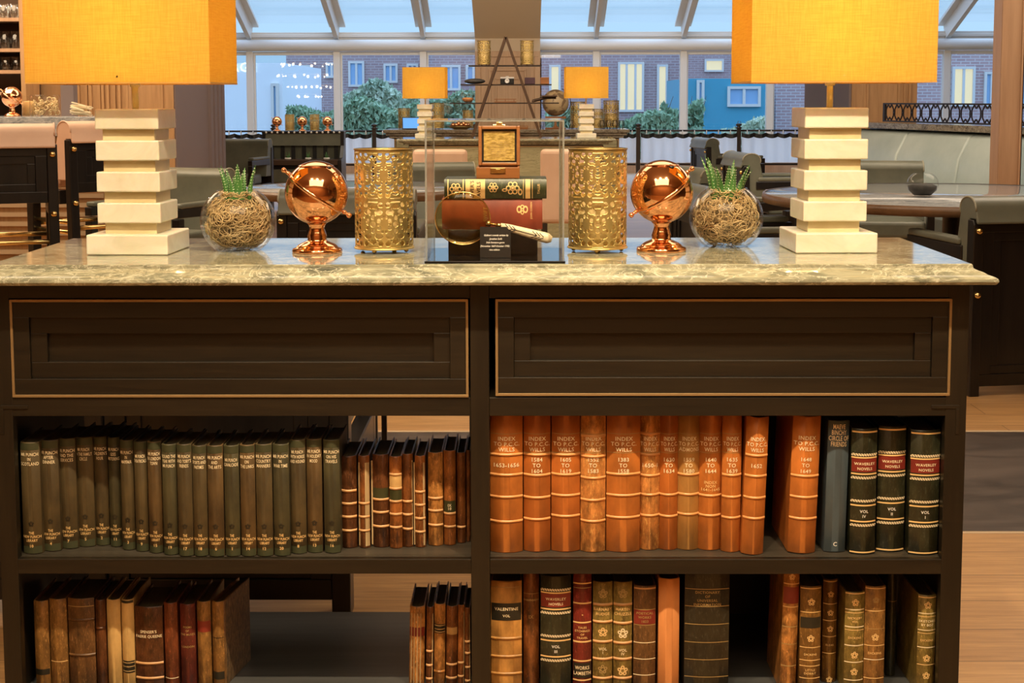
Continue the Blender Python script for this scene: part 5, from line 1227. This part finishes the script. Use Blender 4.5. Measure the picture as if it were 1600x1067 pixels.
t = thing('side_table', 'low pale-topped side table with slim dark legs, glimpsed through the left openings of the bookcase', 'table', (wx(668, 4.2, 800), 4.2, 0))
MB().box(-0.16, 0.16, -0.16, 0.16, 0.36, 0.38).build('table_top', M['frame_white'], t, bev=0.003)
for sx in (-1, 1):
    for sy in (-1, 1): MB().box(sx*0.14-0.008, sx*0.14+0.008, sy*0.14-0.008, sy*0.14+0.008, 0, 0.359).build('leg', M['chair_wood'], t)
# banquette and bronze screen on the right
A = Vector((wx(1338, 11.9), 11.9, 0)); B = Vector((wx(1640, 9.2), 9.2, 0))
ln = (B-A).length; rz = math.atan2((B-A).y, (B-A).x)
bq = thing('banquette', 'long pale grey leather banquette running below the bronze lattice screen', 'sofa', A, rz)
zt = 0.975
po = [(-0.10, 0.42), (-0.14, 0.55), (-0.10, 0.80), (-0.02, zt-0.02), (0.04, zt), (0.10, zt-0.02), (0.12, 0.1), (-0.08, 0.1)]
for k_ in range(3):
    MB().prism(po, ln*k_/3+0.004, ln*(k_+1)/3-0.004, 'x').build('back_cushion', M['leather_pale'], bq, bev=0.02)
MB().box(0.004, ln-0.004, -0.62, -0.145, 0.30, 0.47).build('seat_cushion', M['leather_pale'], bq, bev=0.03)
MB().box(0.01, ln-0.01, -0.58, -0.09, 0.0, 0.299).build('plinth', M['chair_wood'], bq)
tr = A + (B-A)*0.0
sc_ = thing('lattice_screen', 'dark bronze geometric lattice screen standing above the pale banquette', 'screen', A, rz)
MB().box(0.0, ln, 0.125, 0.27, 0.0, 0.985).box(0, ln, -0.03, 0.30, 0.985, 1.03).build('marble_ledge', M['marble_brown'], sc_, bev=0.003)
s0, s1 = ln*0.10, ln*0.97; za, zb2 = 1.035, 1.185
fr_ = MB().box(s0, s1, 0.10, 0.115, za, za+0.012).box(s0, s1, 0.10, 0.115, zb2-0.012, zb2).box(s0, s0+0.035, 0.10, 0.115, za+0.012, zb2-0.012).box(s1-0.035, s1, 0.10, 0.115, za+0.012, zb2-0.012)
fr_.build('frame', M['iron'], sc_)
lt = MB(); nc = 16; cw = (s1-s0-0.07)/nc; hh = (zb2-za-0.024)
for k_ in range(nc):
    cxk = s0+0.035+cw*(k_+0.5); zc = (za+zb2)/2
    for (u0, v0, u1, v1) in ((-.2, .5, -.42, .2), (-.42, .2, -.42, -.2), (-.42, -.2, -.2, -.5), (.2, .5, .42, .2), (.42, .2, .42, -.2), (.42, -.2, .2, -.5), (-.5, 0, -.42, 0), (.42, 0, .5, 0), (-.2, .5, 0, .3), (0, .3, .2, .5), (-.2, -.5, 0, -.3), (0, -.3, .2, -.5)):
        lt.bar((cxk+u0*cw, 0.1075, zc+v0*hh), (cxk+u1*cw, 0.1075, zc+v1*hh), 0.008, 0.008)
lt.build('lattice', M['iron'], sc_)

# ---------------------------------------------------------------- far console, A-shaped shelf and what stands there
YF = 10.9; ZF = wz(217, YF)
def console(label, pa, pb, Y, d, z, mm, drop):
    x0, x1 = wx(pa, Y, 215), wx(pb, Y, 215); t = thing('console', label, 'console', ((x0+x1)/2, Y, 0)); w = (x1-x0)/2
    MB().box(-w, w, 0, d, z-drop*0.4, z).box(-w+0.02, w-0.02, 0.015, d-0.015, z-drop*0.7, z-drop*0.4).box(-w+0.05, w-0.05, 0.03, d-0.03, z-drop, z-drop*0.7).build('stone_top', mm, t, bev=0.004)
    MB().box(-w+0.09, w-0.09, 0.06, d-0.04, 0.0, z-drop-0.001).build('body', M['oak_dark_v'], t)
    MB().frame(-w+0.095, w-0.095, 0.05, z-drop-0.01, 0.008, 0.046, 0.0595).build('bronze_trim', M['bronze_trim'], t)
    MB().box(-w+0.11, w-0.11, 0.045, 0.059, 0.06, z-drop-0.02).build('veined_panel', M['veined_panel'], t)
    return t
console('far console with a pale marble top carrying two small lit lamps and an A-shaped shelf', 619, 962, YF, 0.62, ZF, M['marble'], 0.045)
YG = 12.7; ZG = wz(202.5, YG)
console('brown stone topped console behind the far lamps, holding globe, tablet and lanterns', 599, 984, YG, 0.6, ZG, M['marble_brown'], 0.075)
for px, lb in ((665, 'small distant alabaster lamp with lit golden shade, left on the far console'), (915.5, 'small distant alabaster lamp with lit golden shade, right on the far console')):
    q = PZ(px, 214, ZF); o = dup(lampL, (wx(px, YF+0.25, 214), YF+0.25, ZF+0.001), math.radians(-3 if px < 800 else 2), lb, 'alabaster table lamps')
    lamp('lamp_bulb_light', 'POINT', (o.location.x, o.location.y, ZF+zb), 34, LCOL, 0.03)
# A-frame
YA = YF+0.17; ax = wx(790, YA)
af = thing('a_frame_shelf', 'A-shaped dark metal display shelf with three thin boards on the far console', 'shelf', (ax, YA, ZF+0.0005))
zap = wz(58, YA)-ZF
fx0, fx1 = wx(737, YA)-ax, wx(845.5, YA)-ax
for yy in (0.0, 0.20):
    for fx in (fx0, fx1): MB().bar((fx, yy, 0.004), (0.0 if fx < 0 else 0.004, yy, zap), 0.026, 0.02).build('slanted_leg', M['iron_brown'], af)
shz = []
for (py, pa, pb) in ((102.5, 732, 846.5), (132.5, 719.5, 862), (161.5, 702.5, 873.5)):
    z = wz(py, YA-0.03)-ZF; shz.append(ZF+z+0.006)
    MB().box(wx(pa, YA)-ax, wx(pb, YA)-ax, 0.012, 0.19, z-0.004, z+0.005).build('shelf_board', M['iron'], af)
YS = YA+0.10
# small lanterns and globes (coarser copies of the near ones)
la = make_lantern('small pierced gold lantern on the top board of the A-shaped shelf, left', 2.25)
la.location = (wx(756.5, YS), YS, shz[0]); la['group'] = 'gold lanterns in the background'
LG = 'gold lanterns in the background'
dup(la, (wx(823.5, YS), YS, shz[0]), 0.4, 'small pierced gold lantern on the top board of the A-shaped shelf, right', LG)
for (px, y_, lb, s_) in ((631, YG+0.36, 'small pierced lantern behind the lit tablet', 1), (682.5, YG+0.3, 'small pierced lantern just right of the left far lamp', 1.25), (731, YG+0.3, 'small pierced lantern at the left foot of the A-shaped shelf', 0.9), (903, YG+0.36, 'small pierced lantern just left of the right far lamp', 1.3),
                     (934, YG+0.26, 'small pierced lantern just right of the right far lamp', 0.95), (955, YG+0.42, 'tall pierced lantern at the right end of the far console', 1.35)):
    dup(la, (wx(px, y_), y_, ZG+0.001), 0.2, lb, LG, s_)
# shelf items
def simple(name, label, cat, mb_, m, loc, group=None, part=None, **k):
    o = mb_.build(name, m, None, loc, **k); return tag(o, label, cat, group)
b = MB(); b.sphere((0, 0, 0.02), 0.082, 20, 10, sc=(1, 0.6, 0.26)); simple('stone_bowl', 'flat dark stone dish on the middle board of the A-shaped shelf', 'bowl', b, M['stone'], (wx(742, YS), YS, shz[1]+0.003))
cmr = thing('camera', 'old black and silver camera on the middle board of the A-shaped shelf', 'camera', (wx(792.5, YS), YS, shz[1]))
MB().box(-0.053, 0.053, -0.015, 0.015, 0.0, 0.042).build('body', M['black'], cmr, bev=0.004); MB().box(-0.053, 0.053, -0.015, 0.015, 0.0425, 0.055).box(-0.012, 0.012, -0.014, 0.012, 0.055, 0.062).build('top_plate', M['chrome'], cmr, bev=0.002)
MB().lathe([(0.018, 0), (0.018, 0.014), (0.013, 0.014), (0.001, 0.010)], 20, mat=Matrix.Translation((0, -0.015, 0.024)) @ Matrix.Rotation(PI/2, 4, 'X')).build('lens', M['chrome'], cmr)
simple('storage_box', 'small dark purple box on the middle board of the A-shaped shelf', 'box', MB().box(-0.04, 0.04, -0.03, 0.03, 0, 0.05), plain('purple_card', (0.07, 0.03, 0.045), 0.6), (wx(828, YS), YS, shz[1]+0.0005), bev=0.003)
simple('trinket_box', 'small brown wooden box at the right end of the middle shelf board', 'box', MB().box(-0.034, 0.034, -0.03, 0.03, 0, 0.052), M['teak'], (wx(851, YS), YS, shz[1]+0.0005), bev=0.003)
t = thing('sand_bowl', 'glass bowl of sand on the lowest board of the A-shaped shelf', 'bowl', (wx(731, YS), YS, shz[2]+0.0005))
MB().lathe([(0.001, 0)] + [(0.055*math.cos(a), 0.048+0.052*math.sin(a)) for a in [-1.1+2.1*k_/12 for k_ in range(13)]], 24, cap=False).build('bowl', M['glass'], t)
MB().lathe([(0.001, 0.003), (0.03, 0.006), (0.046, 0.025), (0.04, 0.036), (0.001, 0.04)], 20, cap=False).build('sand', plain('orange_sand', (0.55, 0.25, 0.1), 0.9), t)
simple('wooden_sled', 'reddish brown openwork stand on the lowest shelf board', 'ornament', MB().box(-0.085, 0.085, -0.02, 0.02, 0, 0.008).box(-0.085, 0.085, -0.02, 0.02, 0.022, 0.028).box(-0.07, -0.064, -0.015, 0.015, 0.008, 0.022).box(0.064, 0.07, -0.015, 0.015, 0.008, 0.022).box(-0.003, 0.003, -0.015, 0.015, 0.008, 0.022), M['teak'], (wx(789.5, YS), YS, shz[2]+0.0005))
b = MB(); b.tube([(-0.10, 0, 0.008), (-0.05, 0, 0.02), (0.0, 0, 0.034), (0.06, 0, 0.036), (0.085, 0, 0.034)], 0.012, 10); b.box(-0.03, 0.09, -0.05, 0.05, 0.040, 0.052).box(-0.105, -0.085, -0.03, 0.03, 0.0, 0.012)
simple('model_aeroplane', 'dark wooden model aeroplane at the right end of the lowest shelf board', 'model', b, M['iron_brown'], (wx(852, YS), YS, shz[2]+0.003), bev=0.003)
simple('wooden_tray', 'shallow light wooden tray between the feet of the A-shaped shelf', 'tray', MB().box(-0.16, 0.16, -0.08, 0.08, 0, 0.012).frame(-0.16, 0.16, 0.012, 0.03, 0.006, -0.08, -0.075), M['teak'], (wx(797, YG+0.3), YG+0.3, ZG+0.0005)) 
# terrestrial globe
gl = thing('desk_globe', 'cream and brown terrestrial globe on a wooden stand on the far console', 'globe', (wx(868, YG+0.25), YG+0.25, ZG+0.0005))
kz = (YG+0.25)/F
MB().box(-16*kz, 16*kz, -0.07, 0.07, 0.0, 0.012).lathe([(0.03, 0.012), (0.012, 0.03), (0.012, 0.09), (0.001, 0.092)], 16).box(-16*kz, 16*kz, -0.07, 0.07, 0.092, 0.112).build('wooden_stand', M['teak'], gl, bev=0.003)
zgc = wz(160.8, YG+0.25)-ZG
m, nt, bs = nodes('globe_map'); v = coords(nt, (1, 1, 1)); n_ = noise(nt, v, 14, 5, 0.5, 0.2); nt.links.new(ramp(nt, n_, [(0.50, (0.50, 0.38, 0.22)), (0.54, (0.22, 0.15, 0.09))]), bs.inputs['Base Color']); bs.inputs['Roughness'].default_value = 0.4
MB().sphere((0, 0, zgc), 20.7*kz, 36, 20).build('sphere', m, gl)
MB().tube([(23.5*kz*math.cos(a), 0, zgc+23.5*kz*math.sin(a)) for a in [math.radians(-85+150*k_/20) for k_ in range(21)]], 0.004, 6).build('meridian_arm', M['iron'], gl)
tb = thing('tablet', 'tilted tablet with a lit blue screen on the far console', 'tablet', (wx(643, YG+0.12), YG+0.12, ZG+0.001), math.radians(8))
tm = Matrix.Rotation(math.radians(-20), 4, 'X')
MB().box(-0.085, 0.085, 0, 0.008, 0.003, 0.115, tm).build('tablet_body', M['black'], tb, bev=0.002); MB().box(-0.077, 0.077, -0.0006, 0, 0.011, 0.107, tm).build('screen', M['screen'], tb); MB().box(-0.05, 0.05, 0.0, 0.06, 0, 0.004).build('stand', M['black'], tb)
cbw = thing('ornament_bowl', 'low bowl filled with small copper balls on the far console', 'bowl', (wx(719, YG+0.13), YG+0.13, ZG+0.0005))
MB().lathe([(0.001, 0), (0.06, 0), (0.10, 0.02), (0.11, 0.03), (0.105, 0.03), (0.09, 0.018), (0.001, 0.008)], 28, cap=False).build('bowl', M['gold_dull'], cbw)
for k_ in range(12):
    a = 2*PI*k_/9; r_ = 0.068 if k_ < 9 else 0.028; a = a if k_ < 9 else 2*PI*k_/3
    tag(MB().sphere((0, 0, 0), 0.021, 14, 8).build('copper_ball', M['copper'], None, (cbw.location.x + r_*math.cos(a), cbw.location.y + r_*math.sin(a), ZG+0.040 + (0.012 if k_ >= 9 else 0))), 'small copper ball in the low bowl on the far console', 'ball', 'copper balls in the bowl')
for i, (px, yy) in enumerate(((941, 0.12), (951, 0.2), (961, 0.12), (971, 0.17), (846, 0.16), (892, 0.2))):
    o = thing('votive_holder', 'small faceted clear glass votive holder on the far console', 'candle holder', (wx(px, YG+yy), YG+yy, ZG+0.0005), 0, 'faceted glass votive holders')
    MB().lathe([(0.001, 0), (0.018, 0), (0.038, 0.04), (0.022, 0.075)], 6, smooth=False, cap=False).build('glass_cup', M['glass'], o)
    e_ = MB(); 
    for q in range(6):
        a, a2 = 2*PI*q/6, 2*PI*(q+1)/6
        for (r1_, z1_), (r2_, z2_) in (((0.018, 0), (0.038, 0.04)), ((0.038, 0.04), (0.022, 0.075))): e_.bar((r1_*math.cos(a), r1_*math.sin(a), z1_), (r2_*math.cos(a), r2_*math.sin(a), z2_), 0.003, 0.003)
        e_.bar((0.022*math.cos(a), 0.022*math.sin(a), 0.075), (0.022*math.cos(a2), 0.022*math.sin(a2), 0.075), 0.003, 0.003)
    e_.build('metal_edges', M['iron'], o)

# ---------------------------------------------------------------- dark display cabinet on the left
YD = 16.0; xa, xb2 = wx(404, YD, 240), wx(534, YD, 240); zd = wz(205, YD)
dcb = thing('display_cabinet', 'dark piano-shaped display cabinet with green striped niche beneath the far left windows', 'cabinet', ((xa+xb2)/2, YD, 0)); w = (xb2-xa)/2
z1, z2, z3 = wz(228, YD), wz(249.5, YD), wz(253, YD)
MB().box(-w+0.04, w-0.04, 0.32, 0.36, z2, zd-0.03).box(-w, w, 0.22, 0.40, zd-0.03, zd).build('cabinet_back', M['chair_wood'], dcb, bev=0.004)
for sx in (-1, 1):
    q = sorted((sx*w, sx*(w-0.04))); MB().prism([(0.38, 0), (-0.02, 0), (-0.04, z2-0.05), (-0.04, z2), (0.10, z2+0.02), (0.22, z1), (0.22, zd-0.031), (0.38, zd-0.031)], q[0], q[1], 'x').build('cabinet_side', M['chair_wood'], dcb, bev=0.003)
MB().box(-w+0.041, w-0.041, 0.225, 0.25, z1, zd-0.031).build('leather_fascia', M['leather_grey'], dcb)
MB().box(-w+0.041, w-0.041, 0.30, 0.318, z2+0.001, z1).build('green_lining', plain('sage_lining', (0.12, 0.125, 0.085), 0.7), dcb)
for k_ in range(7): 
    x = -w+0.10+(2*w-0.2)*k_/6; MB().box(x-0.022, x+0.022, 0.285, 0.299, z2+0.001, z1).build('dark_stripe', M['black'], dcb)
MB().box(-w+0.041, w-0.041, -0.06, 0.319, z3-0.03, z2).build('desk_shelf', M['iron_brown'], dcb, bev=0.003)
MB().box(-w+0.041, w-0.041, 0.02, 0.10, 0.12, z3-0.031).build('lower_body', M['chair_wood'], dcb); MB().box(-w+0.12, w-0.06, 0.008, 0.019, 0.3, z3-0.08).build('lower_green_panel', M['leather_grey'], dcb)
MB().box(-w+0.06, w-0.2, -0.02, 0.007, wz(290, YD), wz(284, YD)).build('brass_bar', M['brass'], dcb)
for k_ in range(14): MB().sphere((-w+0.05+(2*w-0.1)*k_/13, 0.215, zd-0.015), 0.012, 8, 6).build('silver_stud', M['frame_white'], dcb)
for k_, px in enumerate((419, 450, 481.5, 510.5)):
    y_ = YD+0.02; pt_ = thing('succulent_pot', 'small white dish with a tiny plant in the niche of the dark cabinet', 'plant pot', (wx(px, y_, 248), y_, z2+0.0005), 0, 'white succulent dishes in the cabinet')
    MB().lathe([(0.001, 0), (0.025, 0), (0.036, 0.012), (0.034, 0.024), (0.001, 0.024)], 16).build('white_dish', M['frame_white'], pt_)
    b = MB()
    for q in range(7): a = 2*PI*q/7; b.tube([(0.01*math.cos(a), 0.01*math.sin(a), 0.024), (0.02*math.cos(a), 0.02*math.sin(a), 0.05+0.02*((q+k_) % 3))], 0.005, 5, r1=0.001)
    b.build('tiny_succulent', M['leaf'], pt_)
gs = make_globe('small copper globe on the dark cabinet, leftmost of three', 1, False); gs.location = (wx(432, YD+0.3), YD+0.3, zd+0.001); gs['group'] = 'copper globes on the dark cabinet'
dup(gs, (wx(471.5, YD+0.3), YD+0.3, zd+0.001), 0.3, 'small copper globe on the dark cabinet, between the two lanterns', 'copper globes on the dark cabinet')
dup(gs, (wx(511, YD+0.3), YD+0.3, zd+0.001), 0.1, 'small copper globe on the dark cabinet, rightmost of three', 'copper globes on the dark cabinet')
dup(la, (wx(452, YD+0.31), YD+0.31, zd+0.001), 0.1, 'pierced gold lantern on the dark cabinet, left of two', LG)
dup(la, (wx(491, YD+0.31), YD+0.31, zd+0.001), 0.6, 'pierced gold lantern on the dark cabinet, right of two', LG)

# ---------------------------------------------------------------- bar on the left
YBAR = 8.3; zbar = wz(181, YBAR)
bar = thing('bar_counter', 'long bar with dark grey marble top behind the peach stools', 'bar', (0, YBAR, 0)); x0, x1 = wx(-420, YBAR), wx(166, YBAR)
MB().box(x0, x1, -0.10, 0.60, zbar-0.11, zbar).build('marble_top', M['marble_far'], bar, bev=0.004)
MB().box(x0, x1-0.05, 0.10, 0.5, 0.25, zbar-0.111).build('bar_front', M['oak_panel'], bar)
b = MB()
for k_ in range(14): b.box(x0+0.05, x1-0.06, 0.085, 0.0995, 0.32+0.055*k_, 0.345+0.055*k_)
b.build('slatted_cladding', M['cream_paint'], bar)
MB().box(x0, x1-0.02, 0.06, 0.54, 0.0, 0.249).build('kick_plinth', M['chair_wood'], bar)
MB().tube([(x0, -0.05, 0.22), (x1-0.1, -0.05, 0.22)], 0.02, 10).build('foot_rail', M['brass'], bar)
yb_ = YBAR+0.2
gb_ = dup(gs, (wx(18, yb_), yb_, zbar+0.001), 0.0, 'copper globe standing on the grey marble bar at far left', 'x', 1.05); del gb_['group']
# glass jar of pretzels, small jars
jr = thing('snack_jar', 'large glass jar of knotted snacks on the marble bar', 'jar', (wx(70, yb_), yb_, zbar+0.001))
MB().lathe([(0.001, 0), (0.082, 0), (0.088, 0.01), (0.088, 0.11), (0.08, 0.125)], 28, cap=False).build('jar_glass', M['glass'], jr)
b = MB(); rr = random.Random(5)
for q in range(46):
    a = rr.uniform(0, 6.28); r_ = rr.uniform(0.03, 0.072); c_ = Vector((r_*math.cos(a), r_*math.sin(a), rr.uniform(0.018, 0.10))); mt = Matrix.Translation(c_) @ Euler((rr.uniform(0, 3), rr.uniform(0, 3), rr.uniform(0, 3))).to_matrix().to_4x4()
    b.tube([(0.013*math.cos(e_), 0.013*math.sin(e_), 0) for e_ in [2*PI*u/8 for u in range(8)]], 0.0035, 5, True, mt)
b.build('knotted_snacks', M['moss'], jr)['kind'] = 'stuff'
j2 = thing('snack_jar', 'smaller glass jar of pale snacks beside the copper globe on the bar', 'jar', (wx(45, yb_+0.1), yb_+0.1, zbar+0.001)); MB().lathe([(0.001, 0), (0.042, 0), (0.045, 0.01), (0.045, 0.12)], 20, cap=False).build('jar_glass', M['glass'], j2)
MB().lathe([(0.001, 0.002), (0.04, 0.002), (0.04, 0.085), (0.001, 0.09)], 16).build('snacks', M['cream_label'], j2)['kind'] = 'stuff'
sbox('trim_32', M['grey_panel'], wx(94, 8.75), wx(114, 8.75), 8.76, 8.84, zbar+0.001, 3.41)
nb = MB(); rr = random.Random(9)
for q in range(18):
    y_ = rr.uniform(-0.04, 0.04); z = 0.006+0.055*(q/18); nb.bar((-0.055+rr.uniform(-0.015, 0.02), y_, z+rr.uniform(0, 0.02)), (0.055+rr.uniform(-0.03, 0.02)-q*0.001, y_+rr.uniform(-0.02, 0.02), z-0.004), 0.012, 0.006)
tag(nb.build('napkin_pile', M['ivory'], None, (wx(127, yb_), yb_, zbar+0.004)), 'loose pile of cream folded napkins at the end of the bar', 'napkins')
# back bar shelves with glasses
yk = 9.25; ux0, ux1 = wx(-420, yk), wx(41, yk)
bs_ = thing('back_bar_shelf', 'dark back bar shelving with lit glasses at the upper left', 'shelving', ((ux0+ux1)/2, yk, 0)); hw_ = (ux1-ux0)/2
MB().box(-hw_, hw_, 0.26, 0.29, 0.0, 2.6).build('back_board', M['iron_brown'], bs_)
MB().box(hw_-0.03, hw_, 0, 0.26, 0, 2.6).build('side_board', M['oak_panel'], bs_)
zsh = [wz(p_, yk) for p_ in (142, 108, 74, 26)]
for z in zsh: MB().box(-hw_, hw_-0.031, 0, 0.259, z-0.022, z).build('shelf_board', M['oak_panel_pink'], bs_)
MB().box(-hw_, hw_-0.031, 0.02, 0.259, 0, 1.0).build('base_cupboard', M['chair_wood'], bs_)
g0 = None
for zi, hgt, nn in ((zsh[1], 0.085, 9), (zsh[2], 0.11, 8), (zsh[3], 0.09, 9)):
    for q in range(nn):
        for row in (0.07, 0.17):
            x = ux1-0.078-0.068*q
            if zi == zsh[1] and 0: continue
            o = tag(MB().lathe([(0.001, 0.002), (0.022, 0.0), (0.026, 0.01), (0.031, hgt), (0.029, hgt), (0.0245, 0.012), (0.001, 0.008)], 14, cap=False).build('tumbler', M['glass_bar'] if 'glass_bar' in M else M.setdefault('glass_bar', glassm('bar_glass', (0.93, 0.93, 0.92), 0.5, 0.02, 1.5, 2.2)), None, (x, yk+row, zi+0.001)),
                'clear drinking glass standing on the back bar shelf', 'glass', 'drinking glasses on the back bar')
lamp('back_bar_light', 'AREA', ((ux0+ux1)/2, yk+0.1, 2.5), 14, (1, 0.85, 0.65), 0.2, ((ux0+ux1)/2, yk+0.1, 0), sy=0.2)

# ================================================================== OUTSIDE
sbox('ground_outside', mottled('outside_paving', (0.20, 0.20, 0.20), (0.3, 0.3, 0.3), 2, 0.9), -60, 70, 24.4, 90, -0.3, -0.02)
def bld(name, label, pa, pb, Y, ytop, m, wins=(), depth=6, z0=0.0):
    x0, x1 = wx(pa, Y), wx(pb, Y); t = thing(name, label, 'building', ((x0+x1)/2, Y, -0.02)); w = (x1-x0)/2; cxx = (x0+x1)/2
    MB().box(-w, w, 0, depth, 0, wz(ytop, Y)).build('wall', m, t)
    for (qa, qb, ya, yb, mm, bars) in wins:
        xa, xb3, za_, zb_ = wx(qa, Y)-cxx, wx(qb, Y)-cxx, wz(yb, Y), wz(ya, Y)
        f_ = MB().frame(xa, xb3, za_, zb_, 0.06, -0.08, -0.005)
        for k_ in range(1, bars): x = xa+(xb3-xa)*k_/bars; f_.box(x-0.03, x+0.03, -0.07, -0.01, za_+0.06, zb_-0.06)
        f_ = f_.build('window_frame', M['frame_white'], t); MB().box(xa+0.06, xb3-0.06, -0.03, -0.006, za_+0.06, zb_-0.06).build('glazing', M[mm], f_)
    return t
M['dusk_glass'] = plain('dusk_window', (0.30, 0.50, 0.75), 0.1)
M['lit_glass'] = plain('lit_window', (0.4, 0.33, 0.2), 0.3, emit=(0.95, 0.80, 0.50), es=0.5)
M['white_render'] = plain('pale_render', (0.86, 0.88, 0.9), 0.8); M['teal_paint'] = plain('teal_shopfront', (0.06, 0.34, 0.48), 0.5); M['blue_render'] = plain('blue_grey_render', (0.22, 0.36, 0.52), 0.7)
bld('shop_building', 'pale blue-white building outside the leftmost visible windows', 300, 442, 31, 96, M['white_render'], [(424, 436, 128, 200, 'dusk_glass', 1)])
bld('town_house', 'purple-brown brick building outside with small blue windows', 448, 662, 40, 60, M['brick_brown'], [(470, 490, 100, 122, 'dusk_glass', 2), (510, 528, 96, 120, 'dusk_glass', 2), (545, 570, 94, 134, 'dusk_glass', 2), (600, 622, 98, 128, 'dusk_glass', 2), (636, 654, 98, 128, 'dusk_glass', 2)])
bld('town_house', 'brown brick building outside behind the left far lamp and A-shaped shelf', 664, 842, 38, 66, M['brick_brown'], [(690, 720, 100, 140, 'dusk_glass', 2), (728, 742, 100, 130, 'dusk_glass', 1)])
bld('town_house', 'dark brick building outside with tall lit lattice windows', 846, 1066, 38, 66, M['brick_brown'], [(858, 876, 100, 160, 'lit_glass', 1), (965, 1006, 96, 174, 'lit_glass', 3), (1026, 1043, 100, 178, 'lit_glass', 1)])
bld('shop_building', 'teal fronted shop outside with pale fascia beside the brick wall', 1070, 1200, 32, 122, M['teal_paint'], [(1088, 1100, 124, 178, 'dusk_glass', 1), (1136, 1188, 134, 166, 'dusk_glass', 2)], depth=4)
bld('town_house', 'purple brick building rising behind the teal shop', 1070, 1208, 46, 60, M['brick_brown'], [(1100, 1130, 92, 112, 'lit_glass', 1)])
bld('town_house', 'red-purple brick building outside the right-hand windows with lit panes', 1212, 1700, 34, 50, M['brick'], [(1486, 1522, 104, 166, 'lit_glass', 2), (1536, 1560, 112, 166, 'dusk_glass', 2), (1580, 1610, 112, 166, 'dusk_glass', 2)])
# lettering on the shop fascia
x = wx(386, 30.9); vs, fs = text_mesh('AGE', 0.28, 1.1); mb = MB(); mb.add([(v.x, 0, v.y) for v in vs], fs)
tag(mb.build('shop_lettering', plain('lit_lettering', (0.9, 0.9, 0.9), 0.5, emit=(0.8, 0.9, 1), es=0.8), None, (x-0.08, 30.95, wz(105, 30.95)), fixn=False), 'small white shop lettering outside the leftmost windows', 'sign')
# hedges and shrubs
def shrub(label, pa, pb, Y, ytop, m, seed, n, ls=0.07, nm='hedge', dp=0.7):
    rnd = random.Random(seed); x0, x1 = wx(pa, Y), wx(pb, Y); zt = wz(ytop, Y); t = thing(nm, label, 'hedge' if nm == 'hedge' else 'shrub', ((x0+x1)/2, Y, -0.02)); w = (x1-x0)/2
    b = MB(); stem = MB()
    for k_ in range(max(3, int(w*4))):
        x = rnd.uniform(-w*0.9, w*0.9); stem.tube([(x, 0.3, 0), (x+rnd.uniform(-.1, .1), 0.3, zt*0.5), (x+rnd.uniform(-.2, .2), 0.3, zt*0.85)], 0.015, 5, r1=0.005)
    for k_ in range(n):
        x = rnd.uniform(-w, w); zz_ = zt*(0.82+0.18*math.sin(x*3.1+seed)*math.cos(x*1.7)); u = rnd.random()**0.6
        c_ = Vector((x, rnd.uniform(0, dp), 0.05+(zz_-0.05)*u)); mt = Euler((rnd.uniform(0, 6.3), rnd.uniform(0, 6.3), rnd.uniform(0, 6.3))).to_matrix()
        s_ = ls*rnd.uniform(0.6, 1.3); vs = [c_ + mt @ Vector(q) for q in ((-s_, 0, 0), (0, -s_*0.45, 0), (s_, 0, 0), (0, s_*0.45, s_*0.15))]; b.add(vs, [(0, 1, 2, 3)])
    b.build('foliage', m, t, fixn=False)['kind'] = 'stuff'; stem.build('stems', M['iron_brown'], t)
shrub('low clipped hedge outside below the windows right of the shop building', 446, 655, 28, 150, M['foliage'], 1, 8000)
shrub('loose green shrub outside in front of the brick building, left of the far lamp', 532, 655, 31, 122, M['foliage2'], 2, 5000, 0.08, 'shrub')
shrub('green hedge outside behind the left far lamp and A-shaped shelf', 672, 838, 28, 135, M['foliage'], 3, 7000)
shrub('green hedge outside below the lit lattice windows', 854, 1060, 28, 156, M['foliage'], 4, 6500)
shrub('bushy green shrub outside by the mullion right of the lit lattice windows', 1036, 1100, 30, 132, M['foliage'], 5, 2200, 0.08, 'shrub')
shrub('pale frosted shrub outside in front of the teal shop', 1134, 1200, 27, 176, M['foliage2'], 6, 1800, 0.06, 'shrub')

ch = thing('chandelier', 'tiered crystal chandelier seen as a reflection of many small lights in the left window', 'chandelier', (-4.85, 15.0, 0))
M['crystal'] = plain('glowing_crystal', (1, 0.9, 0.7), 0.4, emit=(1.0, 0.80, 0.52), es=9)
rr = random.Random(3)
MB().tube([(0, 0, 2.1), (0, 0, 3.41)], 0.02, 8).build('hanging_rod', M['brass'], ch)
for z, r_, nn in ((2.05, 0.62, 15), (1.80, 0.72, 17), (1.55, 0.50, 12), (1.34, 0.28, 7)):
    MB().tube([(r_*math.cos(2*PI*q/24), r_*math.sin(2*PI*q/24), z) for q in range(24)], 0.012, 6, True).build('brass_ring', M['brass'], ch)
    b = MB()
    for q in range(nn):
        a = 2*PI*q/nn+rr.uniform(-.1, .1); b.sphere((r_*math.cos(a), r_*math.sin(a), z-0.045+rr.uniform(-.02, .02)), rr.uniform(0.018, 0.032), 10, 6)
    b.build('glowing_crystals', M['crystal'], ch)['kind'] = 'stuff'
